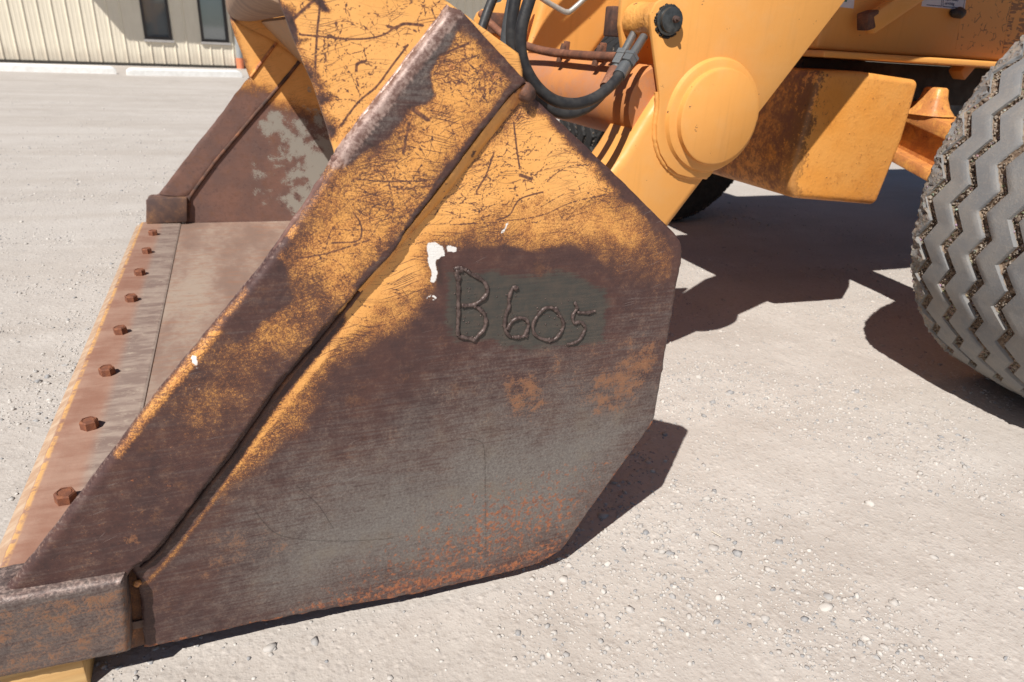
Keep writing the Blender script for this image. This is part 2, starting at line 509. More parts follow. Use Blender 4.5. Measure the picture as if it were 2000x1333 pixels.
def plate(name, poly, y0, y1, mat, parent, res, masks, edge_r=0.003, out_step=0.008, jit=0.0004, radii=None, ripple=0.0006, extra=None):
    """steel plate: a finely cut face at y0 that carries the wear masks, rounded at its rim, with side walls back to y1"""
    O = rough_outline(poly, out_step, jit)
    On = np.array(O)
    lo, hi = On.min(0), On.max(0)
    gx, gz = np.arange(lo[0], hi[0], res), np.arange(lo[1], hi[1], res)
    G = np.stack(np.meshgrid(gx, gz), -1).reshape(-1, 2)
    G = G + rng.uniform(-0.2, 0.2, G.shape) * res
    sd = poly_sd(G, O)
    G = G[sd < -max(res * 0.6, 0.0012)]
    if extra is not None and len(extra):
        E = np.array(extra)
        E = E[poly_sd(E, O) < -0.002]
        G = np.vstack([G, E])
    pts = [Vector(p) for p in O] + [Vector(p) for p in G]
    n = len(O)
    vo, eo, fo, ov, oe, of = delaunay_2d_cdt(pts, [(i, (i + 1) % n) for i in range(n)], [], 1, 1e-5)
    V2 = np.array([(v.x, v.y) for v in vo])
    d = np.full(len(V2), 1e9)
    R = np.full(len(V2), edge_r)
    m = len(poly)
    for i in range(m):
        a, b = np.array(poly[i], float), np.array(poly[(i + 1) % m], float)
        di = seg_dist(V2, a, b)
        if radii and i in radii:
            R = np.where(di < d, radii[i], R)
        else:
            R = np.where(di < d, edge_r, R)
        d = np.minimum(d, di)
    t = np.clip(1 - d / R, 0, 1)
    sgn = 1.0 if y1 > y0 else -1.0
    Y = y0 + sgn * (R - R * np.sqrt(np.clip(1 - t * t, 0, 1)))
    Y = Y + ripple * np.sin(V2[:, 0] * 9 + 1.3) * np.cos(V2[:, 1] * 7 + 0.4)
    nv = len(V2)
    # outline order of the CDT output
    where = {}
    for k, src in enumerate(ov):
        for s_ in src:
            if s_ < n:
                where[s_] = k
    ring = [where[i] for i in range(n)]
    V = [(p[0], y, p[1]) for p, y in zip(V2, Y)] + [(V2[r][0], y1, V2[r][1]) for r in ring]
    F = [tuple(f) for f in fo]
    for i in range(n):
        j = (i + 1) % n
        F.append((ring[i], ring[j], nv + j, nv + i))
    F.append(tuple(nv + i for i in range(n)))
    bm = bmesh.new()
    vs = [bm.verts.new(v) for v in V]
    for f in F:
        try:
            bm.faces.new([vs[i] for i in f])
        except ValueError:
            pass
    bmesh.ops.recalc_face_normals(bm, faces=bm.faces)
    me = bpy.data.meshes.new(name)
    bm.to_mesh(me)
    bm.free()
    me.polygons.foreach_set("use_smooth", np.ones(len(me.polygons), dtype=bool))
    me.set_sharp_from_angle(angle=math.radians(50))
    P = np.array([(v[0], v[2]) for v in V])
    A, B = masks(P)
    for nm, arr in (("wear_a", A), ("wear_b", B)):
        ca = me.color_attributes.new(nm, 'FLOAT_COLOR', 'POINT')
        ca.data.foreach_set("color", np.ascontiguousarray(np.clip(arr, 0, 1), dtype=np.float32).ravel())
    return link_mesh(name, me, mat, parent)

def fbm(P, scale, seed=0, oct=4):
    """cheap smooth value noise on points, 0..1"""
    r = np.random.default_rng(seed)
    tot = np.zeros(len(P))
    amp, s = 1.0, scale
    for _ in range(oct):
        T = r.random((64, 64))
        q = P * s + r.random(2) * 40
        i = np.floor(q).astype(int)
        f = q - i
        f = f * f * (3 - 2 * f)
        a = T[i[:, 0] % 64, i[:, 1] % 64]
        b = T[(i[:, 0] + 1) % 64, i[:, 1] % 64]
        c = T[i[:, 0] % 64, (i[:, 1] + 1) % 64]
        e = T[(i[:, 0] + 1) % 64, (i[:, 1] + 1) % 64]
        tot += amp * ((a * (1 - f[:, 0]) + b * f[:, 0]) * (1 - f[:, 1]) + (c * (1 - f[:, 0]) + e * f[:, 0]) * f[:, 1])
        amp *= 0.5
        s *= 2.1
    return tot / (2 - 0.5 ** (oct - 1))
# ------------------------------------------------------------------ ground
m = NT("packed_gravel_dirt")
n1, n2, n3, n4 = m.noise(0.7, 5), m.noise(5, 6, 0.6), m.noise(60, 5, 0.65), m.noise(320, 3)
gcol = m.mix(m.step(n1, 0.3, 0.7), (0.495, 0.456, 0.420), (0.440, 0.400, 0.364))
gcol = m.mix(m.math('MULTIPLY', m.step(n2, 0.42, 0.7), 0.5), gcol, (0.535, 0.498, 0.460))
vor = m.voro(62, vec=m.mapping(scale=(1, 1, 0.2)))
vor2 = m.voro(150, vec=m.mapping(scale=(1, 1, 0.2)))
vs_ = m.node('ShaderNodeSeparateColor'); m.put(vs_.inputs[0], m.voro(62, vec=m.mapping(scale=(1, 1, 0.2)), out="Color"))
vcol = m.mix(vs_.outputs[0], (0.38, 0.35, 0.33), (0.62, 0.57, 0.52))
gcol = m.mix(m.math('MULTIPLY', m.step(n3, 0.5, 0.7), 0.5), gcol, (0.33, 0.288, 0.255))
peb = m.math('MULTIPLY', m.step(vor, 0.36, 0.24), m.step(n2, 0.40, 0.56))
gcol = m.mix(m.math('MULTIPLY', peb, 0.6), gcol, vcol)
far_s = m.step(m.noise(1.0, 4, 0.6, m.mapping(scale=(0.35, 3.0, 1))), 0.4, 0.65)
gcol = m.mix(m.math('MULTIPLY', far_s, 0.28), gcol, (0.36, 0.31, 0.265))
gh = m.math('ADD', m.math('MULTIPLY', m.step(vor, 0.5, 0.0), 0.9), m.math('ADD', m.math('MULTIPLY', m.step(vor2, 0.55, 0.0), 0.4), m.math('ADD', m.math('MULTIPLY', n3, 1.3), m.math('MULTIPLY', n4, 0.5))))
m.bsdf(gcol, 0.95, 0.0, m.bump(gh, 0.0028, 0.45), 0.15)
M_GROUND = m.m

def ground_z(x, y):
    P = np.stack([x, y], -1)
    near = np.exp(-((x - 0.7) ** 2 + (y - 0.5) ** 2) / 18.0)
    z = (fbm(P + 50, 0.9, 3, 3) - 0.5) * 0.014 + (fbm(P + 50, 9, 4, 4) - 0.5) * 0.007 + (fbm(P + 50, 42, 5, 2) - 0.5) * 0.004
    return z * near

def grid_patch(xs, ys, zf):
    X, Yg = np.meshgrid(xs, ys)
    Z = zf(X.ravel(), Yg.ravel())
    V = np.stack([X.ravel(), Yg.ravel(), Z], -1)
    nx, ny = len(xs), len(ys)
    idx = np.arange(nx * ny).reshape(ny, nx)
    F = np.stack([idx[:-1, :-1], idx[:-1, 1:], idx[1:, 1:], idx[1:, :-1]], -1).reshape(-1, 4)
    return V, F

def spaced(a, b, c, d, fine, n_out):
    """fine spacing between b and c, growing towards a and d"""
    mid = np.arange(b, c, fine)
    left = b - np.geomspace(fine, b - a, n_out)[::-1]
    right = c + np.geomspace(fine, d - c, n_out)
    return np.concatenate([left, mid, right])
V, F = grid_patch(spaced(-900, -1.2, 3.2, 900, 0.014, 40), spaced(-900, -0.9, 2.6, 900, 0.014, 40), ground_z)
ground = link_mesh("ground", mesh_from("ground", V, F, True), M_GROUND)
ground["kind"] = "structure"

# loose stones: too many to count, one object
m = NT("river_stones")
tint, dusty, _, _ = m.attr("stone_tint")
c1 = m.mix(m.step(tint, 0.08, 0.48), (0.27, 0.272, 0.280), (0.455, 0.425, 0.395))
c1 = m.mix(m.step(tint, 0.58, 0.9), c1, (0.57, 0.535, 0.495))
c1 = m.mix(m.math('MULTIPLY', m.step(m.noise(120, 4), 0.4, 0.65), 0.45), c1, (0.465, 0.435, 0.405))
m.bsdf(c1, 0.85, 0.0, m.bump(m.noise(500, 3), 0.0006, 0.5), 0.25)
M_STONE = m.m

def ico(sub):
    bm = bmesh.new()
    bmesh.ops.create_icosphere(bm, subdivisions=sub, radius=1.0)
    v = np.array([x.co[:] for x in bm.verts])
    f = np.array([[q.index for q in p.verts] for p in bm.faces])
    bm.free()
    return v, f

def stones(count, size_fn, sub, area, dens):
    base_v, base_f = ico(sub)
    nb = len(base_v)
    xs = rng.uniform(area[0], area[1], count * 6)
    ys = rng.uniform(area[2], area[3], count * 6)
    keep = rng.random(count * 6) < dens(xs, ys)
    xs, ys = xs[keep][:count], ys[keep][:count]
    k = len(xs)
    s = size_fn(k)
    zz = ground_z(xs, ys)
    ax = s[:, None] * rng.uniform(0.7, 1.25, (k, 3))
    ax[:, 2] *= rng.uniform(0.42, 0.80, k)
    ang = rng.uniform(0, 2 * np.pi, k)
    lump = 1 + 0.17 * rng.normal(size=(k, nb)).clip(-1.6, 1.6)
    L = base_v[None] * lump[..., None] * ax[:, None, :]
    tl = rng.normal(size=k) * 0.3
    Lz = L[..., 2] * np.cos(tl)[:, None] + L[..., 0] * np.sin(tl)[:, None]
    Lx = L[..., 0] * np.cos(tl)[:, None] - L[..., 2] * np.sin(tl)[:, None]
    c, d = np.cos(ang)[:, None], np.sin(ang)[:, None]
    X = xs[:, None] + Lx * c - L[..., 1] * d
    Yy = ys[:, None] + Lx * d + L[..., 1] * c
    Z = zz[:, None] + Lz + (ax[:, 2] * rng.uniform(-0.45, 0.3, k))[:, None]
    V = np.stack([X, Yy, Z], -1).reshape(-1, 3)
    F = (base_f[None] + (np.arange(k) * nb)[:, None, None]).reshape(-1, 3)
    T = np.repeat(np.clip(rng.normal(0.5, 0.26, k), 0, 1), nb)
    return V, F, T

def clumps(x, y):
    P = np.stack([x, y], -1) + 30
    c = np.clip((fbm(P, 3.0, 11, 3) - 0.43) * 5.0, 0.12, 1)
    near = 1 / (1 + 0.35 * np.maximum(0, np.hypot(x, y + 0.9) - 1.4) ** 1.4)
    return c * near
parts = [
    stones(62000, lambda k: np.clip(rng.lognormal(-6.20, 0.35, k), 0.0011, 0.004), 1, (-2.2, 3.2, -0.9, 3.6), clumps),
    stones(26000, lambda k: np.clip(rng.lognormal(-5.50, 0.30, k), 0.003, 0.008), 1, (-2.6, 3.6, -0.9, 5.0), clumps),
    stones(1000, lambda k: np.clip(rng.lognormal(-5.0, 0.25, k), 0.0055, 0.0120), 2, (-2.0, 3.4, -0.9, 4.0), clumps),
]
parts.append(stones(5200, lambda k: np.clip(rng.lognormal(-5.1, 0.30, k), 0.004, 0.012), 1, (-7.0, 4.0, 3.6, 13.5), lambda x, y: np.clip((fbm(np.stack([x, y], -1) + 60, 1.2, 12, 3) - 0.40) * 4, 0.15, 1) / (1 + 0.05 * np.maximum(0, y - 4) ** 2)))
# a few stones lie close to the wood block, as in the yard
V0, F0_, T0 = [], [], []
off = 0
for V, F, T in parts:
    V0.append(V); F0_.append(F + off); T0.append(T); off += len(V)
V, F, T = np.vstack(V0), np.vstack(F0_), np.concatenate(T0)
me = bpy.data.meshes.new("gravel")
me.vertices.add(len(V)); me.vertices.foreach_set("co", V.astype(np.float32).ravel())
me.loops.add(F.size); me.loops.foreach_set("vertex_index", F.astype(np.int32).ravel())
me.polygons.add(len(F)); me.polygons.foreach_set("loop_start", np.arange(0, F.size, 3, dtype=np.int32))
me.polygons.foreach_set("use_smooth", np.ones(len(F), dtype=bool))
me.update(calc_edges=True)
ca = me.color_attributes.new("stone_tint", 'FLOAT_COLOR', 'POINT')
ca.data.foreach_set("color", np.repeat(T[:, None], 4, 1).astype(np.float32).ravel())
gravel = link_mesh("gravel", me, M_STONE)
gravel["kind"] = "stuff"
gravel["label"] = "loose rounded gravel scattered over the packed dirt"

# ------------------------------------------------------------------ metal-clad building behind
FO = np.array([-4.453, 17.576])
FU = np.array([0.979, 0.204])
FN = np.array([0.204, -0.979])
B_LOC = (3.0, 19.2, 0.0)
bld = empty("metal_building", B_LOC, "cream ribbed metal building with narrow dark windows across the gravel yard", "building")
def FW(u, n, z):
    p = FO + FU * u + FN * n
    return (p[0], p[1], z)

m = NT("cream_siding")
sx = m.node("ShaderNodeSeparateXYZ")
geo = m.node("ShaderNodeNewGeometry"); m.put(sx.inputs[0], geo.outputs["Position"])
n1 = m.noise(3, 5); n2 = m.noise(1.0, 5, 0.6, m.mapping(scale=(9, 9, 1.2), vec=geo.outputs["Position"]))
c = m.mix(m.step(n1, 0.3, 0.7), (0.80, 0.735, 0.60), (0.755, 0.69, 0.56))
dz = m.math('ADD', sx.outputs[2], m.math('MULTIPLY', n2, -0.45))
c = m.mix(m.math('MULTIPLY', m.step(dz, 0.16, -0.12), 0.55), c, (0.46, 0.395, 0.32))
c = m.mix(m.math('MULTIPLY', m.step(n2, 0.52, 0.75), 0.22), c, (0.60, 0.54, 0.44))
m.bsdf(c, 0.5)
M_CREAM = m.m
M_TRIM = plain("dark_window_frame", (0.055, 0.048, 0.045), 0.4, 0.0, 0.2, 20, 0.0)
M_SILL = plain("grey_sill", (0.42, 0.40, 0.385), 0.5, 0.0, 0.15, 20, 0.0)
M_CONC = plain("old_concrete", (0.34, 0.325, 0.30), 0.9, 0.0, 0.25, 25, 0.002)
M_ROOF = plain("tan_roofing", (0.40, 0.35, 0.28), 0.6, 0.0, 0.15, 10, 0.0)
g = NT("tinted_glass")
g.bsdf((0.30, 0.33, 0.34), 0.04, 0.55, None, 1.0)
M_GLASS = g.m

PITCH = 0.2600
RIB0 = 0.083
H_WALL = 3.3
# one sheet piece: major rib, then the flat with two small ribs
prof = [(0.0, 0.0), (0.010, 0.020), (0.028, 0.020), (0.046, 0.0), (0.100, 0.0), (0.106, 0.0025), (0.124, 0.0025), (0.130, 0.0),
        (0.180, 0.0), (0.186, 0.0025), (0.204, 0.0025), (0.210, 0.0), (PITCH, 0.0)]
def panel_mesh(z0, z1):
    V, F = [], []
    for u, n in prof:
        for z in (z0, z1):
            V.append((u * FU[0] + n * FN[0], u * FU[1] + n * FN[1], z))
    for i in range(len(prof) - 1):
        F.append((2 * i, 2 * i + 2, 2 * i + 3, 2 * i + 1))
    k = len(V)
    V += [(p[0] - FN[0] * 0.02, p[1] - FN[1] * 0.02, p[2]) for p in (V[0], V[1], V[-2], V[-1])]
    F += [(k, k + 1, k + 3, k + 2)]
    return mesh_from("wall_panel", V, F)
PM_FULL = panel_mesh(0.06, H_WALL)
PM_LOW = panel_mesh(0.06, 0.52)
PM_TOP = panel_mesh(2.25, H_WALL)
WINS = [(2.840, 3.425, 'w'), (4.060, 4.690, 'w'), (12.05, 12.75, 'w')]
for i in range(-18, 80):
    u = RIB0 - 0.023 + i * PITCH
    hit = any(u + PITCH > a + 0.02 and u < b - 0.02 for a, b, _ in WINS)
    for me in ((PM_LOW, PM_TOP) if hit else (PM_FULL,)):
        o = link_mesh("wall_panel", me, M_CREAM, bld)
        p = FW(u, 0, 0)
        o.location = Vector(p) - Vector(B_LOC)
def fbox(name, u0, u1, n0, n1, z0, z1, mat, parent, bevel=0.0):
    bm = bmesh.new()
    bm_prism(bm, [FW(u0, n0, 0)[:2], FW(u1, n0, 0)[:2], FW(u1, n1, 0)[:2], FW(u0, n1, 0)[:2]], z0, z1, bevel, 2, 'Z')
    return link_mesh(name, bm_mesh(name, bm, 35), mat, parent)
for a, b, _ in WINS:
    # wall faces that close the bay beside the opening
    lo = RIB0 - 0.023 + math.floor((a + 0.02 - RIB0 + 0.023) / PITCH) * PITCH
    hi = RIB0 - 0.023 + math.ceil((b - 0.02 - RIB0 + 0.023) / PITCH) * PITCH
    if a > lo: fbox("wall_infill", lo, a, -0.02, -0.002, 0.522, 2.248, M_CREAM, bld)
    if hi > b: fbox("wall_infill", b, hi, -0.02, -0.002, 0.522, 2.248, M_CREAM, bld)
    w = fbox("window", a + 0.06, b - 0.06, -0.055, -0.045, 0.64, 2.13, M_GLASS, bld)
    for nm, (u0, u1, z0, z1) in {"window_frame": (a, a + 0.06, 0.58, 2.2), "window_frame.r": (b - 0.06, b, 0.58, 2.2)}.items():
        fbox("window_frame", u0, u1, -0.06, 0.012, z0, z1, M_TRIM, w)
    fbox("window_frame", a + 0.06, b - 0.06, -0.06, 0.012, 2.13, 2.2, M_TRIM, w)
    fbox("window_frame", a + 0.06, b - 0.06, -0.06, 0.012, 0.58, 0.64, M_TRIM, w)
    fbox("window_sill", a - 0.02, b + 0.02, -0.03, 0.05, 0.525, 0.578, M_SILL, w)
fbox("foundation", -4.8, 21.0, -0.30, -0.03, -0.1, 0.06, M_CONC, bld)
fbox("base_trim", -4.8, 21.0, -0.028, 0.034, 0.045, 0.058, plain("brown_trim", (0.06, 0.055, 0.045), 0.5), bld)
fbox("roof", -5.2, 21.4, -9.2, 0.25, H_WALL + 0.002, H_WALL + 0.16, M_ROOF, bld)
fbox("rear_shell", -4.8, 21.0, -9.0, -0.31, -0.1, H_WALL, M_CREAM, bld)
fbox("canopy", 0.86, 15.2, 0.036, 1.05, 2.80, 2.96, M_ROOF, bld)
sp = tube("drainpipe", [FW(4.875, 0.09, 0.245), FW(4.875, 0.09, 1.4), FW(4.875, 0.09, 3.29)], 0.075, plain("grey_drainpipe", (0.36, 0.37, 0.37), 0.5), bld, 16)
tube("pipe_foot", [FW(4.875, 0.09, 0.0), FW(4.875, 0.09, 0.12), FW(4.875, 0.09, 0.243)], 0.086, plain("coral_pipe_paint", (0.78, 0.25, 0.12), 0.6), sp, 16)

# wheel stops
M_STOP = plain("worn_white_paint", (0.80, 0.80, 0.78), 0.7, 0.0, 0.10, 12, 0.002, (0.70, 0.69, 0.66))
def wheel_stop(a, b, label):
    a, b = Vector((*a, 0)), Vector((*b, 0))
    o = bpy.data.objects.new("wheel_stop", None)
    d = (b - a).normalized()
    nrm = Vector((-d.y, d.x, 0))
    bm = bmesh.new()
    sec = [(-0.085, 0.0), (-0.075, 0.10), (-0.045, 0.135), (0.045, 0.135), (0.075, 0.10), (0.085, 0.0)]
    L = (b - a).length
    rows = []
    for t, sc in ((0, 0.62), (0.05, 0.92), (0.10, 1.0), (L * 0.35, 1.0), (L * 0.65, 1.0), (L - 0.10, 1.0), (L - 0.05, 0.92), (L, 0.62)):
        rows.append([bm.verts.new(d * t + nrm * (n * (0.8 + 0.2 * sc)) + Vector((0, 0, z * sc))) for n, z in sec])
    for r0, r1 in zip(rows[:-1], rows[1:]):
        for i in range(len(sec) - 1):
            bm.faces.new((r0[i], r0[i + 1], r1[i + 1], r1[i]))
        bm.faces.new((r0[-1], r0[0], r1[0], r1[-1]))
    bm.faces.new(rows[0]); bm.faces.new(rows[-1][::-1])
    me = bm_mesh("wheel_stop", bm, 30)
    o = link_mesh("wheel_stop", me, M_STOP)
    o.location = a
    return tag(o, label, "wheel stop", "white wheel stops along the building")
wheel_stop((-4.05, 14.62), (-1.965, 14.90), "white concrete wheel stop at the plain stretch of wall left of the windows")
wheel_stop((-1.755, 14.60), (0.275, 15.10), "white concrete wheel stop below the windows and next to the drainpipe foot")
# ------------------------------------------------------------------ the loader
L_LOC = (2.3, 1.25, 0.0)
LOADER = empty("backhoe_loader", L_LOC, "orange loader with a scratched rusty front bucket lowered onto the gravel", "loader")
WID = 2.5
M_OR = orange_paint("orange_machine_paint", 0.45, 0.0, 0.6)
M_OR_CAST = orange_paint("orange_cast_paint", 0.6, 0.0, 0.8, 0.9)
M_OR_RUST = orange_paint("orange_rusty_paint", 0.9, 0.75, 0.6)
M_OR_AXLE = orange_paint("orange_axle_paint", 0.9, 0.55, 0.8, 0.5)
M_DARK = plain("dark_underbody", (0.035, 0.026, 0.022), 0.7)
M_RUST = rusty("dry_rust", (0.23, 0.095, 0.055), (0.13, 0.062, 0.042), (0.34, 0.18, 0.11))
M_RUSTDK = rusty("dark_rust", (0.13, 0.065, 0.045), (0.055, 0.036, 0.032), (0.27, 0.11, 0.05))
M_BLACK = plain("black_rubber_hose", (0.022, 0.022, 0.024), 0.55, 0.0, 0.3, 40, 0.0006, (0.045, 0.043, 0.042))
M_STEEL = plain("zinc_steel", (0.30, 0.31, 0.31), 0.42, 0.75, 0.3, 60)
M_PIN = plain("greasy_steel", (0.10, 0.105, 0.105), 0.38, 0.6, 0.5, 50)
M_GREASE = plain("black_grease", (0.014, 0.011, 0.010), 0.35, 0.0, 0.3, 80, 0.004)

WORN = worn("worn_bucket_steel")

def strokes_for(zone, count, len_rng, ang_mu, ang_sd, seed):
    r = np.random.default_rng(seed)
    zone = np.array(zone, float)
    lo, hi = zone.min(0), zone.max(0)
    cl = r.uniform(lo, hi, (9, 2))
    out = []
    while len(out) < count:
        p = cl[r.integers(0, len(cl))] + r.normal(size=2) * 0.035 if r.random() < 0.75 else r.uniform(lo, hi)
        if poly_sd(p[None], zone)[0] > 0:
            continue
        L = r.uniform(*len_rng) * r.random() ** 0.7
        a = r.normal(ang_mu, ang_sd)
        k = r.normal() * 1.2
        ts = np.linspace(-0.5, 0.5, max(3, int(L / 0.004)))
        q = np.stack([p[0] + L * (ts * math.cos(a) - k * ts * ts * math.sin(a)), p[1] + L * (ts * math.sin(a) + k * ts * ts * math.cos(a))], -1)
        q += r.normal(size=q.shape) * 0.00012
        out.append((q, r.uniform(0.0005, 0.0011), r.uniform(0.5, 1.0)))
    return out

def stroke_points(strokes):
    E = []
    for q, w, s in strokes:
        t = np.gradient(q, axis=0)
        t /= np.linalg.norm(t, axis=1)[:, None] + 1e-9
        nrm = np.stack([-t[:, 1], t[:, 0]], -1)
        E += [q, q + nrm * w * 1.1, q - nrm * w * 1.1]
    return np.vstack(E)

def stroke_mask(P, strokes):
    out = np.zeros(len(P))
    for q, w, s in strokes:
        lo, hi = q.min(0) - 0.003, q.max(0) + 0.003
        k = np.where((P[:, 0] > lo[0]) & (P[:, 0] < hi[0]) & (P[:, 1] > lo[1]) & (P[:, 1] < hi[1]))[0]
        if len(k):
            out[k] = np.maximum(out[k], s * line_mask(P[k], q, w))
    return out

# ---- bucket shell (floor, curved back, rolled top lip)
m = NT("bucket_floor_steel")
sx = m.node("ShaderNodeSeparateXYZ"); m.put(sx.inputs[0], m.coord())
n1 = m.noise(5, 6, 0.6, m.mapping(scale=(1.0, 0.35, 1)))
n2 = m.noise(40, 6, 0.65)
n3 = m.noise(1, 6, 0.6, m.mapping(scale=(10, 42, 40)))
c = m.mix(m.step(n1, 0.35, 0.62), (0.225, 0.15, 0.118), (0.305, 0.21, 0.165))
c = m.mix(m.math('MULTIPLY', m.step(m.math('ADD', n1, m.math('MULTIPLY', n2, 0.7)), 0.80, 1.04), 0.7), c, (0.37, 0.30, 0.24))
c = m.mix(m.math('MULTIPLY', m.step(n3, 0.5, 0.7), 0.45), c, (0.30, 0.145, 0.085))
c = m.mix(m.math('MULTIPLY', m.step(n2, 0.55, 0.75), 0.5), c, (0.17, 0.125, 0.108))
up = m.step(sx.outputs[2], 0.45, 0.72)
c = m.mix(up, c, m.mix(m.step(n2, 0.35, 0.65), (0.40, 0.215, 0.10), (0.30, 0.20, 0.125)))
m.bsdf(c, 0.72, 0.0, m.bump(m.math('ADD', n2, n3), 0.0012, 0.6), 0.3)
M_FLOOR = m.m

inner = [(-0.262, 0.098), (0.30, 0.088), (0.40, 0.095), (0.485, 0.135), (0.545, 0.205), (0.575, 0.30), (0.575, 0.44), (0.545, 0.55),
         (0.47, 0.645), (0.308, 0.808), (0.160, 0.958)]
t_ = 0.014
outer = []
for i, p in enumerate(inner):
    a = np.array(inner[max(0, i - 1)]); b = np.array(inner[min(len(inner) - 1, i + 1)])
    d = (b - a) / np.linalg.norm(b - a)
    outer.append((p[0] + d[1] * t_, p[1] - d[0] * t_))
bucket = prism("bucket", inner + outer[::-1], 0.010, WID - 0.001, M_FLOOR, LOADER, 0.0, angle=40)
M_LIP = rusty("lip_roll_rust", (0.30, 0.19, 0.125), (0.22, 0.14, 0.10), (0.36, 0.24, 0.16), 9)
roll = []
for k in range(26):
    a = 2 * math.pi * k / 26
    roll.append((0.098 + 0.072 * math.copysign(abs(math.cos(a)) ** 0.72, math.cos(a)), 1.020 + 0.062 * math.copysign(abs(math.sin(a)) ** 0.72, math.sin(a))))
prism("rolled_lip", roll, 0.012, WID - 0.002, M_LIP, bucket, 0.0, angle=40)

# ---- near side plate, with its upper ear
A_POLY = [(-0.2079, 0.0507), (-0.1698, 0.0482), (-0.0457, 0.049), (0.0506, 0.0438), (0.2047, 0.0319), (0.4012, 0.031), (0.4477, 0.034), (0.4787, 0.0428), (0.5061, 0.0601), (0.5276, 0.0947), (0.5506, 0.1333), (0.6653, 0.3096), (0.6704, 0.635), (0.6496, 0.6636), (0.5677, 0.7286), (0.3869, 0.8673), (0.3704, 0.8903), (0.3627, 0.9198), (0.2611, 0.9768), (0.2101, 1.0073), (0.0548, 0.9949), (0.0643, 0.9637), (0.072, 0.9408), (0.0781, 0.9226), (0.0986, 0.8682), (0.1164, 0.8004), (0.1191, 0.7794), (0.1064, 0.7458), (-0.2111, 0.2331), (-0.1978, 0.1878), (-0.1992, 0.1421), (-0.2052, 0.0689)]
Z_EAR = [(0.0679, 0.9744), (0.2545, 0.9876), (0.3528, 0.9162), (0.2679, 0.96), (0.1293, 0.7921), (0.11, 0.8111), (0.0911, 0.8997)]
Z_UP = [(0.3778, 0.869), (0.5069, 0.7756), (0.559, 0.713), (0.4077, 0.6639), (0.2722, 0.6857), (0.2131, 0.6517), (0.1381, 0.5505), (0.1006, 0.5148), (0.2569, 0.726)]
ear_strokes = strokes_for(Z_EAR, 170, (0.01, 0.07), 0.9, 0.9, 1)
up_strokes = strokes_for(Z_UP, 240, (0.012, 0.09), 0.10, 0.35, 2)
named_a = [
    ([(0.1085, 0.972), (0.1087, 0.9559), (0.1041, 0.9283), (0.0976, 0.8711)], 0.0024), ([(0.0719, 0.9386), (0.0889, 0.9536), (0.1035, 0.9663)], 0.003),
    ([(0.0843, 0.9284), (0.1165, 0.9272), (0.1527, 0.9268), (0.1807, 0.9322), (0.1998, 0.9435)], 0.0018), ([(0.2136, 0.9234), (0.1926, 0.8978), (0.1728, 0.8732), (0.1499, 0.8545), (0.1245, 0.8235)], 0.0022),
    ([(0.1885, 0.9428), (0.1985, 0.9417), (0.2094, 0.9468), (0.2326, 0.9464)], 0.003), ([(0.1488, 0.8915), (0.1503, 0.8991), (0.1592, 0.9018)], 0.003),
    ([(0.3596, 0.8322), (0.3661, 0.798), (0.3724, 0.7698)], 0.0022), ([(0.3316, 0.7891), (0.3228, 0.7634), (0.3086, 0.7389)], 0.002),
    ([(0.373, 0.7612), (0.3915, 0.7551)], 0.004), ([(0.4105, 0.7364), (0.375, 0.7262), (0.3604, 0.7044), (0.341, 0.6976)], 0.002),
    ([(0.547, 0.7354), (0.4618, 0.7199), (0.4131, 0.7024), (0.3569, 0.6955), (0.2721, 0.693)], 0.0014)]
dark_a = [[(0.2993, 0.3369), (0.326, 0.3282), (0.3366, 0.3084), (0.3415, 0.2248), (0.3471, 0.1015)], [(-0.0278, 0.2727), (-0.0164, 0.2453), (0.0034, 0.216), (0.0442, 0.1957), (0.1072, 0.1776), (0.1825, 0.1638)], [(0.0361, 0.2999), (0.0639, 0.2605), (0.0846, 0.211)]]
scr_a = ear_strokes + up_strokes + [(smooth_path(q, 14), w, 1.0) for q, w in named_a] + [(smooth_path(q, 24), 0.0013, 1.0) for q in dark_a]

